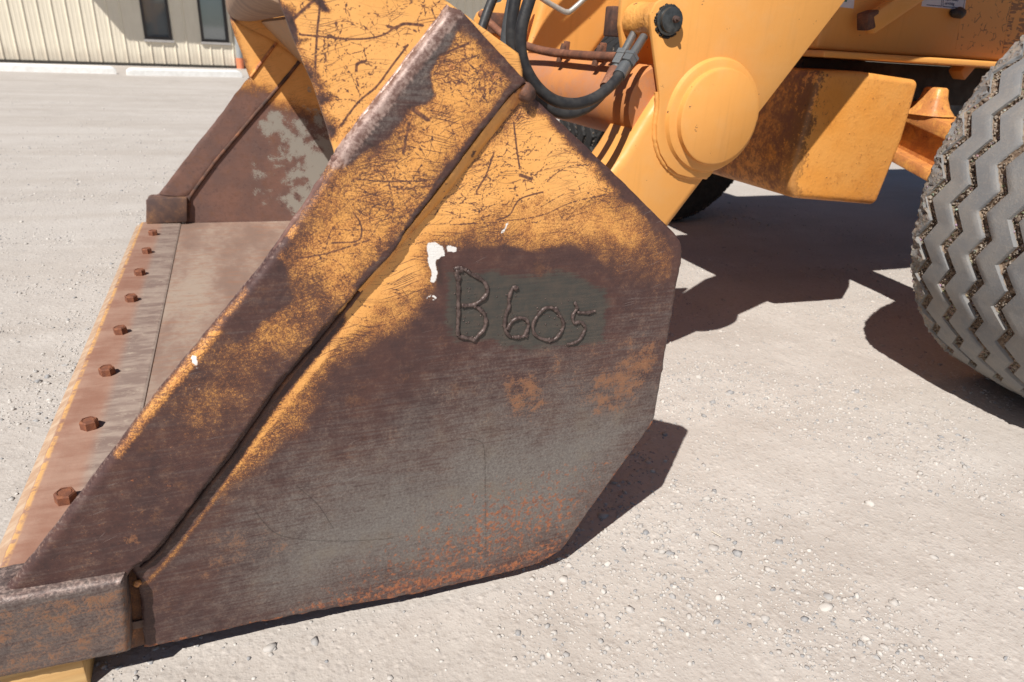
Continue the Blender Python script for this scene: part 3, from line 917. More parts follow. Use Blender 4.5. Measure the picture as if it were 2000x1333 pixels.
def masks_near(P):
    n = len(P)
    A = np.zeros((n, 4)); B = np.zeros((n, 4))
    nz = fbm(P + 5, 14, 21, 4) - 0.5
    nz2 = fbm(P + 5, 45, 22, 3) - 0.5
    Q = P + np.stack([fbm(P + 9, 18, 23, 3) - 0.5, fbm(P + 3, 18, 24, 3) - 0.5], -1) * 0.03
    paint = soft(Q, [(0.3851, 0.8725), (0.4434, 0.8261), (0.516, 0.7718), (0.5515, 0.7353), (0.4703, 0.7197), (0.3722, 0.7077), (0.291, 0.6922), (0.2499, 0.6719), (0.2367, 0.6428), (0.2337, 0.6085), (0.205, 0.5874), (0.1605, 0.5679), (0.1305, 0.5394), (0.0931, 0.5076), (0.0628, 0.4749), (0.0006, 0.3964), (-0.0376, 0.3601), (-0.0673, 0.3396), (0.0703, 0.5877)], 0.035)
    paint = np.maximum(paint, 0.62 * soft(Q, [(0.3608, 0.77), (0.527, 0.7527), (0.6153, 0.6785), (0.6088, 0.6282), (0.453, 0.6293), (0.3111, 0.6612), (0.2574, 0.6716)], 0.05))
    paint = np.maximum(paint, 0.50 * soft(Q, [(0.5078, 0.7681), (0.6636, 0.651), (0.6696, 0.571), (0.5444, 0.6151)], 0.06))
    paint = np.maximum(paint, 0.42 * soft(Q, [(0.2337, 0.6201), (0.2428, 0.5803), (0.2121, 0.5429), (0.1589, 0.5161), (0.1057, 0.4733), (0.0509, 0.4051), (-0.0196, 0.3299), (-0.0741, 0.2778), (-0.0578, 0.3639), (0.0958, 0.5548)], 0.018))
    weld = line_mask(P, [(0.1557, 0.6016), (0.1105, 0.5415), (0.0504, 0.4684), (-0.0217, 0.3814), (-0.086, 0.3006), (-0.1453, 0.2251), (-0.1872, 0.178)], 0.013)
    paint = np.maximum(paint, np.minimum(1, weld * 1.5) * np.clip(0.24 + (P[:, 1] - 0.1) * 1.4, 0.22, 0.8))
    paint -= 0.9 * np.clip(line_mask(P, [(0.1103, 0.565), (0.0879, 0.54), (0.02, 0.4621), (-0.0467, 0.3722), (-0.0907, 0.3134), (-0.1514, 0.2352), (-0.1947, 0.1908)], 0.016) * 1.6, 0, 1)  # paint taken off in the strip's shadow band, so its shade is darkened by colour
    ear = soft(P, [(0.0436, 1.008), (0.2165, 1.0228), (0.3639, 0.9242), (0.3773, 0.8756), (0.2846, 0.961), (0.1143, 0.773), (0.0685, 0.91)], 0.004)
    paint = np.maximum(paint, ear)
    left = line_mask(P, [(0.0548, 0.9949), (0.0643, 0.9637), (0.072, 0.9408), (0.0781, 0.9226), (0.0986, 0.8682), (0.1164, 0.8004), (0.1191, 0.7794)], 0.034)
    paint -= np.clip(left * 1.3 - 0.62 + nz2 * 2.2, 0, 1) * 0.9
    for poly in ([(0.0721, 0.9419), (0.0821, 0.9381), (0.0886, 0.9319), (0.0839, 0.9229), (0.0755, 0.9257)], [(0.0856, 0.9229), (0.0937, 0.9222), (0.1007, 0.9215), (0.0952, 0.9178), (0.0877, 0.9186)], [(0.0958, 0.9711), (0.119, 0.9727), (0.1228, 0.9568), (0.1157, 0.9552), (0.108, 0.9639)]):
        paint -= soft(Q, poly, 0.003)
    edge = line_mask(P, [(0.3869, 0.8673), (0.5677, 0.7286), (0.6496, 0.6636), (0.6704, 0.635), (0.6653, 0.3096)], 0.030)
    paint -= np.clip(edge * 1.5 - 0.45 + nz2 * 1.2, 0, 1) * 0.75
    paint -= 0.75 * soft(Q, [(0.2652, 0.6448), (0.2919, 0.6531), (0.3753, 0.6531), (0.5061, 0.6302), (0.5488, 0.5803), (0.5552, 0.4516), (0.251, 0.497), (0.2565, 0.6029)], 0.010)
    paint += nz * 0.28
    grey = 0.95 * soft(Q, [(-0.0153, 0.2158), (0.0805, 0.281), (0.1772, 0.3188), (0.2775, 0.3436), (0.3913, 0.3779), (0.5547, 0.3729), (0.6704, 0.3662), (0.6641, 0.3033), (0.5347, 0.0772), (0.3988, 0.0762), (0.1722, 0.0807), (0.0039, 0.0751), (-0.0839, 0.1233)], 0.11)
    grey = np.maximum(grey, 0.62 * soft(Q, [(-0.0769, 0.3149), (0.2108, 0.406), (0.6532, 0.5356), (0.6869, 0.332), (0.3936, 0.1696), (-0.1219, 0.0502)], 0.12))
    grey += 0.35 * nz
    och = 0.66 * soft(Q, [(0.3648, 0.4566), (0.4334, 0.4338), (0.4517, 0.3784), (0.4216, 0.3385), (0.3884, 0.3491), (0.368, 0.3911)], 0.016)
    och = np.maximum(och, 0.66 * soft(Q, [(0.4692, 0.3954), (0.5194, 0.4224), (0.564, 0.4601), (0.6543, 0.4979), (0.6727, 0.4373), (0.6245, 0.3521), (0.5656, 0.3249), (0.5265, 0.3569)], 0.022))
    och = np.maximum(och, 0.50 * soft(Q, [(0.5728, 0.6803), (0.6636, 0.651), (0.6727, 0.5708), (0.607, 0.5759)], 0.03))
    och = np.maximum(och, 0.46 * soft(Q, [(-0.1099, 0.2677), (0.0172, 0.247), (0.0425, 0.1706), (-0.097, 0.1376), (-0.1627, 0.1268)], 0.03))
    och = np.maximum(och, 0.44 * soft(Q, [(0.4295, 0.4851), (0.6636, 0.5347), (0.6798, 0.3753), (0.3822, 0.3793), (0.3438, 0.4412)], 0.03))
    och = np.maximum(och, 0.40 * soft(Q, [(0.0342, 0.4666), (0.089, 0.4335), (-0.0063, 0.3181), (-0.0954, 0.2735), (-0.0673, 0.3396)], 0.03))
    spk = 0.50 * soft(Q, [(0.0377, 0.0977), (0.14, 0.1661), (0.2352, 0.2477), (0.3422, 0.2563), (0.475, 0.2723), (0.6316, 0.2651), (0.5335, 0.0896), (0.4842, 0.0413), (0.2075, 0.0358), (0.0018, 0.0481)], 0.035)
    spk = np.maximum(spk, 0.62 * soft(Q, [(0.1214, 0.1173), (0.253, 0.17), (0.3524, 0.2331), (0.4798, 0.2173), (0.5963, 0.2045), (0.5335, 0.0896), (0.4008, 0.0396), (0.2076, 0.0474)], 0.045))
    spk = np.maximum(spk, 0.74 * soft(Q, [(-0.0691, 0.0479), (0.0113, 0.0673), (0.0862, 0.0833), (0.226, 0.0882), (0.3587, 0.081), (0.4588, 0.0963), (0.5395, 0.1359), (0.5173, 0.0324), (0.4021, 0.0148), (0.2072, 0.0121), (-0.0631, 0.0303)], 0.034))
    spk = np.maximum(spk, 0.85 * line_mask(P, [(-0.2079, 0.0507), (-0.0457, 0.049), (0.2047, 0.0319), (0.4012, 0.031), (0.4477, 0.034), (0.5061, 0.0601), (0.5506, 0.1333), (0.6653, 0.3096)], 0.013))
    spk += 0.12 * nz
    patch = 0.80 * soft(Q, [(0.2623, 0.6335), (0.3687, 0.625), (0.4911, 0.6018), (0.5375, 0.5812), (0.5452, 0.4859), (0.467, 0.4734), (0.3761, 0.4894), (0.3159, 0.5085), (0.2668, 0.5207)], 0.016)
    white = soft(Q, [(0.2396, 0.6636), (0.25, 0.669), (0.262, 0.6639), (0.2637, 0.6487), (0.2516, 0.6403), (0.2488, 0.6097), (0.2427, 0.6071), (0.2367, 0.6352)], 0.004)
    white = np.maximum(white, 0.55 * soft(Q, [(0.1674, 0.9623), (0.1847, 0.9662), (0.1795, 0.9558), (0.1707, 0.952)], 0.006))
    white = np.maximum(white, soft(Q, [(0.2642, 0.6637), (0.2763, 0.6646), (0.278, 0.6555), (0.2666, 0.6546)], 0.003))
    white = np.maximum(white, 0.8 * line_mask(P, [(0.3578, 0.6924), (0.3528, 0.682), (0.349, 0.6769)], 0.004))
    white = np.maximum(white, 0.7 * line_mask(P, [(0.2382, 0.5862), (0.2451, 0.5904), (0.2512, 0.5859), (0.2474, 0.5815)], 0.004))
    A[:, 0] = np.clip(paint, 0, 0.98); A[:, 1] = grey; A[:, 2] = och; A[:, 3] = spk
    B[:, 0] = patch; B[:, 1] = white; B[:, 2] = np.maximum(stroke_mask(P, scr_a), 0.95 * soft(Q, [(0.2524, 0.6448), (0.2592, 0.6429), (0.258, 0.6059), (0.2488, 0.6066)], 0.003)); B[:, 3] = 0.55 * line_mask(P, [(-0.2052, 0.0689), (-0.1992, 0.1421), (-0.1978, 0.1878)], 0.006)
    return A, B
side = plate("side_plate", A_POLY, 0.0, 0.0135, WORN, bucket, 0.0030, masks_near, 0.0035, jit=0.0004, extra=stroke_points(scr_a))
side["label"] = "near side plate, orange above and worn brown and grey below"

# ---- reinforcing strip on the near side plate
YS = -0.014
S_POLY = [(-0.367, 0.2005), (-0.2103, 0.2), (-0.2018, 0.2088), (-0.1936, 0.2197), (-0.1831, 0.2243), (-0.1689, 0.2363), (-0.1489, 0.2569), (-0.0489, 0.3848), (0.0207, 0.4812), (0.0872, 0.5575), (0.1425, 0.6164), (0.1914, 0.6658), (0.2052, 0.6916), (0.2492, 0.7452), (0.3092, 0.8221), (0.3464, 0.8668), (0.3694, 0.886), (0.2775, 0.9661), (0.2617, 0.9691), (0.1172, 0.7931), (0.0931, 0.7554), (0.0607, 0.7108), (0.0147, 0.6499), (-0.0256, 0.6043), (-0.0784, 0.5436), (-0.1316, 0.4844), (-0.198, 0.4014), (-0.2739, 0.3083), (-0.3292, 0.2431)]
Z_STRIP = [(0.2773, 0.9431), (0.3563, 0.8856), (0.2526, 0.7602), (0.1673, 0.6513), (0.0843, 0.6209), (0.0475, 0.6519), (0.1044, 0.7435), (0.2114, 0.8322)]
strip_strokes = strokes_for(Z_STRIP, 330, (0.010, 0.085), 0.15, 0.6, 5)
named_s = [([(0.2877, 0.9289), (0.2644, 0.919), (0.2414, 0.9091), (0.2315, 0.9028)], 0.0025), ([(0.1544, 0.6806), (0.1001, 0.666), (0.0641, 0.6612)], 0.0018),
           ([(0.2116, 0.8509), (0.2356, 0.8356)], 0.005), ([(0.2114, 0.8322), (0.2066, 0.8132), (0.203, 0.794)], 0.003), ([(0.1459, 0.813), (0.1712, 0.7973), (0.1579, 0.7878)], 0.004),
           ([(0.3102, 0.773), (0.2526, 0.7602), (0.1835, 0.7581), (0.1375, 0.7623)], 0.0016), ([(0.1357, 0.7193), (0.145, 0.7019), (0.1408, 0.6813), (0.1074, 0.6795)], 0.0018)]
scr_s = strip_strokes + [(smooth_path(q, 14), w, 1.0) for q, w in named_s]
def masks_strip(P):
    n = len(P)
    A = np.zeros((n, 4)); B = np.zeros((n, 4))
    nz = fbm(P + 7, 14, 31, 4) - 0.5
    nz2 = fbm(P + 7, 50, 32, 3) - 0.5
    Q = P + np.stack([fbm(P + 4, 20, 33, 3) - 0.5, fbm(P + 8, 20, 34, 3) - 0.5], -1) * 0.028
    paint = 0.77 * soft(Q, [(0.2867, 0.9667), (0.3778, 0.8926), (0.3157, 0.8221), (0.2528, 0.7389), (0.2102, 0.6991), (0.1553, 0.7084), (0.0898, 0.7109), (0.0775, 0.718), (0.1188, 0.7754), (0.1848, 0.8194)], 0.05)
    paint = np.maximum(paint, 0.58 * soft(Q, [(0.2528, 0.7465), (0.203, 0.6853), (0.1383, 0.6168), (0.1027, 0.59), (0.0711, 0.6219), (0.0453, 0.6239), (0.0386, 0.6593), (0.0605, 0.6988), (0.1044, 0.7435)], 0.035))
    paint = np.maximum(paint, 0.36 * soft(Q, [(0.1383, 0.6168), (0.0647, 0.5253), (-0.0147, 0.5271), (-0.0151, 0.5862), (0.0464, 0.638)], 0.03))
    paint = np.maximum(paint, 0.26 * soft(Q, [(-0.0075, 0.5999), (0.0647, 0.5253), (-0.0551, 0.3893), (-0.1268, 0.3861), (-0.134, 0.4672)], 0.04))
    paint = np.maximum(paint, 0.50 * np.clip(line_mask(P, [(0.0606, 0.7001), (0.0147, 0.6368), (-0.027, 0.5909), (-0.0802, 0.5291), (-0.1337, 0.4694), (-0.1854, 0.4054)], 0.010) * 1.6, 0, 1))
    bare = soft(Q, [(0.2571, 0.9705), (0.2767, 0.9717), (0.2805, 0.9519), (0.2643, 0.9249), (0.246, 0.9111), (0.2395, 0.8881), (0.2483, 0.8671), (0.2329, 0.8544), (0.2116, 0.8478), (0.193, 0.8351), (0.1717, 0.8144), (0.1453, 0.7967), (0.1267, 0.7804), (0.1166, 0.7944)], 0.005)
    paint -= bare
    paint -= 0.9 * soft(Q, [(0.0386, 0.6593), (0.0501, 0.6859), (0.0286, 0.6531), (-0.0351, 0.5738), (-0.018, 0.5574), (0.0436, 0.6026)], 0.008)
    paint -= np.clip(line_mask(P, [(0.2775, 0.9661), (0.3694, 0.886)], 0.030) * 1.4 - 0.45 + nz2, 0, 1) * 0.8
    paint -= np.clip(line_mask(P, [(0.3694, 0.886), (0.3464, 0.8668), (0.3092, 0.8221), (0.2492, 0.7452), (0.1914, 0.6658), (0.1425, 0.6164)], 0.013) * 1.6 - 0.35 + nz2, 0, 1) * 0.85
    paint += nz * 0.30
    och = 0.72 * soft(Q, [(-0.2108, 0.2655), (-0.1856, 0.277), (-0.173, 0.2666), (-0.1786, 0.2462), (-0.208, 0.243)], 0.008)
    och = np.maximum(och, 0.42 * soft(Q, [(-0.269, 0.2994), (-0.1301, 0.3617), (-0.1491, 0.2697), (-0.2159, 0.2138), (-0.3001, 0.2286)], 0.03))
    spk = 0.30 * soft(Q, [(-0.3298, 0.2281), (-0.1373, 0.4444), (-0.0544, 0.4548), (-0.1428, 0.2681), (-0.2173, 0.2048)], 0.03)
    st = line_mask(P, [(-0.0767, 0.5331), (-0.0772, 0.5085), (-0.0771, 0.4583), (-0.0774, 0.4018), (-0.078, 0.3511)], 0.014)
    white = st * np.clip((P[:, 1] - 0.33) * 2.2, 0.25, 0.44) + 0.55 * line_mask(P, [(-0.077, 0.5354), (-0.0772, 0.5287)], 0.0045)
    edge = line_mask(P, [(0.1172, 0.7931), (0.0607, 0.7108), (0.0147, 0.6499), (-0.0256, 0.6043), (-0.0784, 0.5436), (-0.1316, 0.4844), (-0.198, 0.4014), (-0.2739, 0.3083), (-0.3292, 0.2431), (-0.367, 0.2005)], 0.015)
    A[:, 0] = np.clip(paint, 0, 1); A[:, 1] = 0.34 * bare + 0.14 + 0.3 * nz; A[:, 2] = och; A[:, 3] = spk
    B[:, 1] = white; B[:, 2] = stroke_mask(P, scr_s); bev = line_mask(P, [(0.263, 0.9697), (0.1172, 0.7931)], 0.026)
    B[:, 3] = np.maximum(0.50 * edge, np.clip(bev * 1.9, 0, 1) * 0.95)
    return A, B
strip = plate("wear_strip", S_POLY, YS, -0.0005, WORN, bucket, 0.0030, masks_strip, 0.003, jit=0.00025, out_step=0.006,
              radii={i: 0.0125 for i in range(18, 29)}, extra=stroke_points(scr_s))
strip["label"] = "thick diagonal wear strip on the near side plate"

# ---- weld along the strip, painted fillet on its right
inn = [(0.368, 0.8819), (0.3476, 0.8653), (0.3103, 0.8204), (0.2501, 0.7432), (0.2059, 0.6894), (0.1712, 0.6465), (0.1386, 0.6105)]
outp = [(0.3821, 0.8711), (0.3636, 0.8542), (0.3234, 0.8069), (0.2598, 0.7295), (0.2134, 0.6818), (0.1768, 0.6384), (0.143, 0.6026)]
V, F = [], []
a = smooth_path([(x, -0.0115, z) for x, z in inn], 12); b = smooth_path([(x, -0.0003, z) for x, z in outp], 12)
for i, (p, q) in enumerate(zip(a, b)):
    wob = 0.0010 * math.sin(i * 0.9) + 0.0007 * rng.normal()
    mid = (p + q) / 2 + np.array([0.0015, -0.0008 + wob, -0.001])
    V += [p + np.array([-0.002, 0.009, 0.0]), p, mid, q, q + np.array([0, 0.006, 0])]
for i in range(len(a) - 1):
    for k in range(4):
        F.append((i * 5 + k, i * 5 + k + 1, i * 5 + 5 + k + 1, i * 5 + 5 + k))
F += [(0, 1, 2, 3, 4), tuple(5 * (len(a) - 1) + k for k in range(4, -1, -1))]
link_mesh("weld_fillet", mesh_from("weld_fillet", V, F, True, 50), orange_paint("fillet_paint", 1.3, 0.5, 1.2, 0.25), bucket)
def lump(name, c, r, mat, parent, sq=(1, 0.8, 1)):
    v, f = ico(3)
    d = 1 + 0.18 * np.sin(v[:, 0] * 3.1 + v[:, 2] * 2.3) * np.cos(v[:, 1] * 4 + v[:, 2])
    v = v * d[:, None] * np.array(sq) * r + np.array(c)
    return link_mesh(name, mesh_from(name, v, f, True), mat, parent)
pts = smooth_path([(x, -0.0005, z) for x, z in [(0.1445, 0.607), (0.0954, 0.5478), (0.0261, 0.4694), (-0.0447, 0.3719), (-0.0864, 0.3214), (-0.1469, 0.2434), (-0.1707, 0.2176), (-0.1885, 0.2053)]], 16)
rad = 0.0032 + 0.0002 * np.sin(np.arange(len(pts)) * 0.6) + 0.0003 * rng.normal(size=len(pts))
tube("weld_seam", pts, rad, M_RUSTDK, bucket, 12, 0.02)
x, z = (0.3743, 0.8715)
lump("weld_lump", (x, -0.006, z), 0.0125, M_RUSTDK, bucket)
# shiny bare bead where the strip crosses the ear
m = NT("bare_weld_metal")
n1, n2 = m.noise(60, 6, 0.65), m.noise(300, 4)
c = m.mix(m.step(n1, 0.38, 0.62), (0.15, 0.085, 0.070), (0.40, 0.285, 0.245))
c = m.mix(m.math('MULTIPLY', m.step(m.math('ADD', n1, m.math('MULTIPLY', n2, 0.6)), 0.70, 0.95), 0.7), c, (0.56, 0.43, 0.38))
m.bsdf(c, 0.40, 0.35, m.bump(m.math('ADD', n1, m.math('MULTIPLY', n2, 0.4)), 0.0022, 0.7))
M_BEAD = m.m
pts = smooth_path([(x, -0.001, z) for x, z in [(0.2652, 0.969), (0.2482, 0.9473), (0.2154, 0.9087), (0.1823, 0.8686), (0.1488, 0.8281), (0.1204, 0.7922)]], 14)
rad = 0.0042 + 0.0004 * np.sin(np.arange(len(pts)) * 0.5) + 0.0002 * rng.normal(size=len(pts))
tube("weld_bead", pts, rad, M_BEAD, bucket, 12, 0.01)
# thin rolled-over edge below it
pts = smooth_path([(x, -0.004, z) for x, z in [(0.119, 0.789), (0.1138, 0.7737), (0.0953, 0.7508), (0.0791, 0.7256), (0.0624, 0.7049), (0.0172, 0.6459)]], 14)
rad = 0.0060 + 0.0005 * np.sin(np.arange(len(pts)) * 0.5) + 0.0002 * rng.normal(size=len(pts))
rad[-14:] *= np.linspace(1, 0.4, 14)
tube("edge_bead", pts, rad, rusty("edge_rust", (0.19, 0.10, 0.08), (0.13, 0.07, 0.06), (0.33, 0.23, 0.20), 40), bucket, 16, 0.01)

# ---- groove plate and corner block at the cutting edge
gp = [(-0.2328, 0.1882), (-0.2007, 0.1936), (-0.1732, 0.2063), (-0.169, 0.1779), (-0.192, 0.0445), (-0.2392, 0.0416)]
prism("base_plate", gp, 0.014, 0.034, rusty("groove_rust", (0.22, 0.10, 0.05), (0.085, 0.052, 0.042), (0.42, 0.18, 0.06), 30), bucket, 0.002)
D_POLY = [(-0.4316, 0.0867), (-0.2196, 0.0781), (-0.2134, 0.1356), (-0.207, 0.2141), (-0.351, 0.2205), (-0.4021, 0.2169)]
def masks_block(P):
    n = len(P)
    A = np.zeros((n, 4)); B = np.zeros((n, 4))
    nz = fbm(P + 7, 14, 41, 4) - 0.5
    A[:, 1] = 0.55; A[:, 2] = 0.56 + 0.3 * nz; A[:, 3] = 0.22 - 0.3 * nz
    B[:, 0] = 0.46 * soft(P, [(-0.4032, 0.2119), (-0.2343, 0.2054), (-0.2205, 0.1729), (-0.2939, 0.1486), (-0.4166, 0.1528)], 0.03) + 0.3 * nz
    top = line_mask(P, [(-0.207, 0.2141), (-0.351, 0.2205), (-0.4021, 0.2169)], 0.020)
    A[:, 2] *= 1 - np.minimum(1, top * 1.6); A[:, 3] *= 1 - np.minimum(1, top * 1.4)
    B[:, 3] = 0.55 * np.minimum(1, top * 1.5)
    return A, B
blk = plate("corner_block", D_POLY, -0.030, 0.040, WORN, bucket, 0.0040, masks_block, 0.006, jit=0.0004, radii={3: 0.012, 4: 0.012}, out_step=0.01)
blk["label"] = "thick rusty corner block at the near end of the cutting edge"
lump("weld_spatter", ((-0.1976, 0.18)[0], -0.003, (-0.1976, 0.18)[1]), 0.0055, M_OR_RUST, bucket)

# ---- cutting edge with its bolts
m = NT("cutting_edge_steel")
sx = m.node("ShaderNodeSeparateXYZ"); m.put(sx.inputs[0], m.coord())
n1 = m.noise(6, 6, 0.6); n2 = m.noise(45, 6, 0.65); n3 = m.noise(1, 6, 0.62, m.mapping(scale=(9, 34, 34)))
c = m.mix(m.step(m.math('ADD', n1, m.math('MULTIPLY', n3, 0.6)), 0.62, 0.95), (0.27, 0.140, 0.098), (0.35, 0.215, 0.16))
xr = m.math('ADD', sx.outputs[0], m.math('MULTIPLY', m.math('SUBTRACT', n2, 0.5), 0.012))
grey = m.mix(m.step(n3, 0.38, 0.62), (0.195, 0.155, 0.138), (0.33, 0.275, 0.235))
grey = m.mix(m.math('MULTIPLY', m.step(n2, 0.52, 0.72), 0.7), grey, (0.44, 0.38, 0.31))
c = m.mix(m.math('MULTIPLY', m.step(xr, -0.356, -0.326), 0.75), c, grey)
c = m.mix(m.math('MULTIPLY', m.step(xr, -0.268, -0.264), 0.5), c, (0.50, 0.42, 0.37))
yl = m.math('MULTIPLY', m.step(xr, -0.4285, -0.4245), m.step(xr, -0.4135, -0.4195))
yl = m.math('MULTIPLY', yl, m.step(m.math('ADD', n2, m.math('MULTIPLY', n1, 0.5)), 0.62, 0.82))
c = m.mix(m.math('MULTIPLY', yl, 0.8), c, (0.66, 0.37, 0.13))
c = m.mix(m.step(xr, -0.4265, -0.4305), c, m.mix(m.step(n3, 0.4, 0.65), (0.40, 0.255, 0.165), (0.50, 0.37, 0.26)))
m.bsdf(c, 0.75, 0.0, m.bump(m.math('ADD', n2, n3), 0.0015, 0.6), 0.3)
prism("cutting_edge", [(-0.450, 0.088), (-0.452, 0.083), (-0.430, 0.066), (-0.262, 0.068), (-0.262, 0.1005), (-0.268, 0.1035), (-0.400, 0.1065), (-0.424, 0.106), (-0.430, 0.101)],
      0.042, WID + 0.012, m.m, bucket, 0.0015)
def nut_mesh():
    bm = bmesh.new()
    r, h = 0.0185, 0.020
    for k0, (rr, z0, z1) in enumerate(((r, -0.002, h),)):
        ring0 = [bm.verts.new((rr * math.cos(math.pi / 3 * i), rr * math.sin(math.pi / 3 * i), z0)) for i in range(6)]
        ring1 = [bm.verts.new((rr * math.cos(math.pi / 3 * i), rr * math.sin(math.pi / 3 * i), z1 - 0.003)) for i in range(6)]
        ring2 = [bm.verts.new((rr * 0.88 * math.cos(math.pi / 3 * i), rr * 0.88 * math.sin(math.pi / 3 * i), z1)) for i in range(6)]
        for i in range(6):
            j = (i + 1) % 6
            bm.faces.new((ring0[i], ring0[j], ring1[j], ring1[i]))
            bm.faces.new((ring1[i], ring1[j], ring2[j], ring2[i]))
        inner_r = [bm.verts.new((0.0125 * math.cos(2 * math.pi * i / 24), 0.0125 * math.sin(2 * math.pi * i / 24), z1)) for i in range(24)]
        inner_d = [bm.verts.new((v.co.x, v.co.y, z1 - 0.004)) for v in inner_r]
        for i in range(24):
            j = (i + 1) % 24
            bm.faces.new((inner_r[i], inner_r[j], inner_d[j], inner_d[i]))
        for i in range(6):
            bm.faces.new([ring2[i], ring2[(i + 1) % 6]] + [inner_r[(i * 4 + k) % 24] for k in range(4, -1, -1)])
        stud = [bm.verts.new((0.0112 * math.cos(2 * math.pi * i / 24), 0.0112 * math.sin(2 * math.pi * i / 24), z1 - 0.004)) for i in range(24)]
        stud_t = [bm.verts.new((v.co.x, v.co.y, z1 - 0.0005)) for v in stud]
        for i in range(24):
            j = (i + 1) % 24
            bm.faces.new((inner_d[i], inner_d[j], stud[j], stud[i]))
            bm.faces.new((stud[i], stud[j], stud_t[j], stud_t[i]))
        bm.faces.new(stud_t)
    return bm_mesh("hex_nut", bm, 30)
NUT = nut_mesh()
for i in range(9):
    o = link_mesh("hex_nut", NUT, rusty("nut_rust", (0.25, 0.095, 0.05), (0.17, 0.07, 0.045), (0.33, 0.15, 0.08), 60) if i == 0 else None, bucket)
    o.location = (-0.3605, 0.358 + i * 0.2745, 0.1055)
    o.rotation_euler = (0.05 * rng.normal(), -0.02, rng.uniform(0, 1.05))

# ---- hand-welded number on the side plate
def wl(name, strokes, w=0.0042):
    w *= 0.94
    V, F, off = [], [], 0
    for st in strokes:
        p = smooth_path([(x, -0.0008, z) for x, z in st], 10)
        k = len(p)
        r = w * (1 + 0.13 * np.sin(np.arange(k) * 0.33 + rng.uniform(0, 6)) + 0.05 * np.sin(np.arange(k) * 0.9) + 0.02 * rng.normal(size=k))
        r[0] *= 0.7; r[-1] *= 0.8
        v, f = tube_arrays(p, r, 12, 0.012)
        V.append(v); F += [tuple(i + off for i in q) for q in f]; off += len(v)
    o = link_mesh(name, mesh_from(name, np.vstack(V), F, True), M_LETTER, bucket)
    return o
m = NT("weld_letter_steel")
n1 = m.noise(160, 5)
m.bsdf(m.mix(m.step(n1, 0.4, 0.62), (0.060, 0.040, 0.036), (0.125, 0.088, 0.078)), 0.42, 0.15, m.bump(n1, 0.0008, 0.5))
M_LETTER = m.m
ZL = lambda pts: pts
B_ = wl("weld_letter", [[(0.2777, 0.6281), (0.2816, 0.6292), (0.2872, 0.6288), (0.2978, 0.6253)], [(0.283, 0.6266), (0.2829, 0.6182), (0.2841, 0.6096), (0.2853, 0.5982), (0.2854, 0.5809), (0.2861, 0.5589), (0.2854, 0.5366), (0.2863, 0.5222)], [(0.2978, 0.6253), (0.3029, 0.6196), (0.3116, 0.6147), (0.3211, 0.6083), (0.3282, 0.5999), (0.3305, 0.5902), (0.3271, 0.5817), (0.3186, 0.5744), (0.3101, 0.5703), (0.2985, 0.5698), (0.291, 0.5705)],
                        [(0.3101, 0.5685), (0.3176, 0.5634), (0.3259, 0.5552), (0.3297, 0.5458), (0.33, 0.5366), (0.3262, 0.5263), (0.319, 0.5194), (0.3126, 0.5127), (0.3058, 0.515), (0.2954, 0.5181), (0.2859, 0.5218)]], 0.0033)
B_["label"] = "welded letter B"
S_ = wl("weld_letter", [[(0.3802, 0.5907), (0.3726, 0.5925), (0.3685, 0.585), (0.366, 0.574), (0.367, 0.5619), (0.363, 0.5517), (0.3613, 0.5366), (0.3622, 0.5257), (0.3668, 0.5159), (0.3725, 0.5103)], [(0.3659, 0.5238), (0.3698, 0.5323), (0.377, 0.5396), (0.3869, 0.5415), (0.397, 0.5374), (0.4013, 0.5279), (0.3989, 0.5172), (0.3944, 0.5098), (0.3853, 0.5089), (0.3741, 0.5101)]], 0.0030)
S_["label"] = "welded figure 6"
O_ = wl("weld_letter", [[(0.4477, 0.5497), (0.4369, 0.5541), (0.4267, 0.5535), (0.4179, 0.545), (0.4115, 0.5347), (0.4091, 0.524), (0.4128, 0.5118), (0.4225, 0.5036), (0.435, 0.4987), (0.448, 0.4982), (0.4571, 0.5063), (0.462, 0.517), (0.4613, 0.5283), (0.4545, 0.54), (0.4477, 0.5497)]], 0.0029)
O_["label"] = "welded figure 0"
F_ = wl("weld_letter", [[(0.4801, 0.5573), (0.4842, 0.5491), (0.48, 0.5415), (0.4776, 0.533), (0.4818, 0.5234), (0.4891, 0.5247), (0.4973, 0.5212), (0.5029, 0.5128), (0.5007, 0.5049), (0.4951, 0.494), (0.4885, 0.489), (0.4787, 0.4873), (0.4724, 0.4867)], [(0.485, 0.5416), (0.4984, 0.5394), (0.5101, 0.5396), (0.5183, 0.541)]], 0.0028)
F_["label"] = "welded figure 5"
for zx, zy, r in ((310, 470, 0.008), (300, 400, 0.0075), (340, 372, 0.0065), (1370, 812, 0.0068), (965, 1112, 0.0045), (1050, 1090, 0.0058), (930, 580, 0.0062), (1580, 748, 0.0045), (1615, 948, 0.0042), (1660, 960, 0.0045), (490, 1135, 0.0055), (1300, 1140, 0.0055)):
    pass
def zpt(zx, zy):
    return zx, zy
for (x, z), r in [((0.285, 0.6138), 0.0066), ((0.2834, 0.6238), 0.0062), ((0.2893, 0.627), 0.0054), ((0.4472, 0.5498), 0.0058), ((0.3858, 0.5088), 0.004), ((0.399, 0.5109), 0.005), ((0.3756, 0.5914), 0.0052), ((0.4801, 0.5571), 0.004), ((0.4895, 0.5242), 0.0036), ((0.4973, 0.5212), 0.004), ((0.3133, 0.5131), 0.0048), ((0.4399, 0.4981), 0.005)]:
    lump("weld_blob", (x, -0.0012, z), r * 0.72, M_LETTER, bucket, (1, 0.7, 1.2))
V, F, off = [], [], 0
bv, bf = ico(1)
r8 = np.random.default_rng(8)
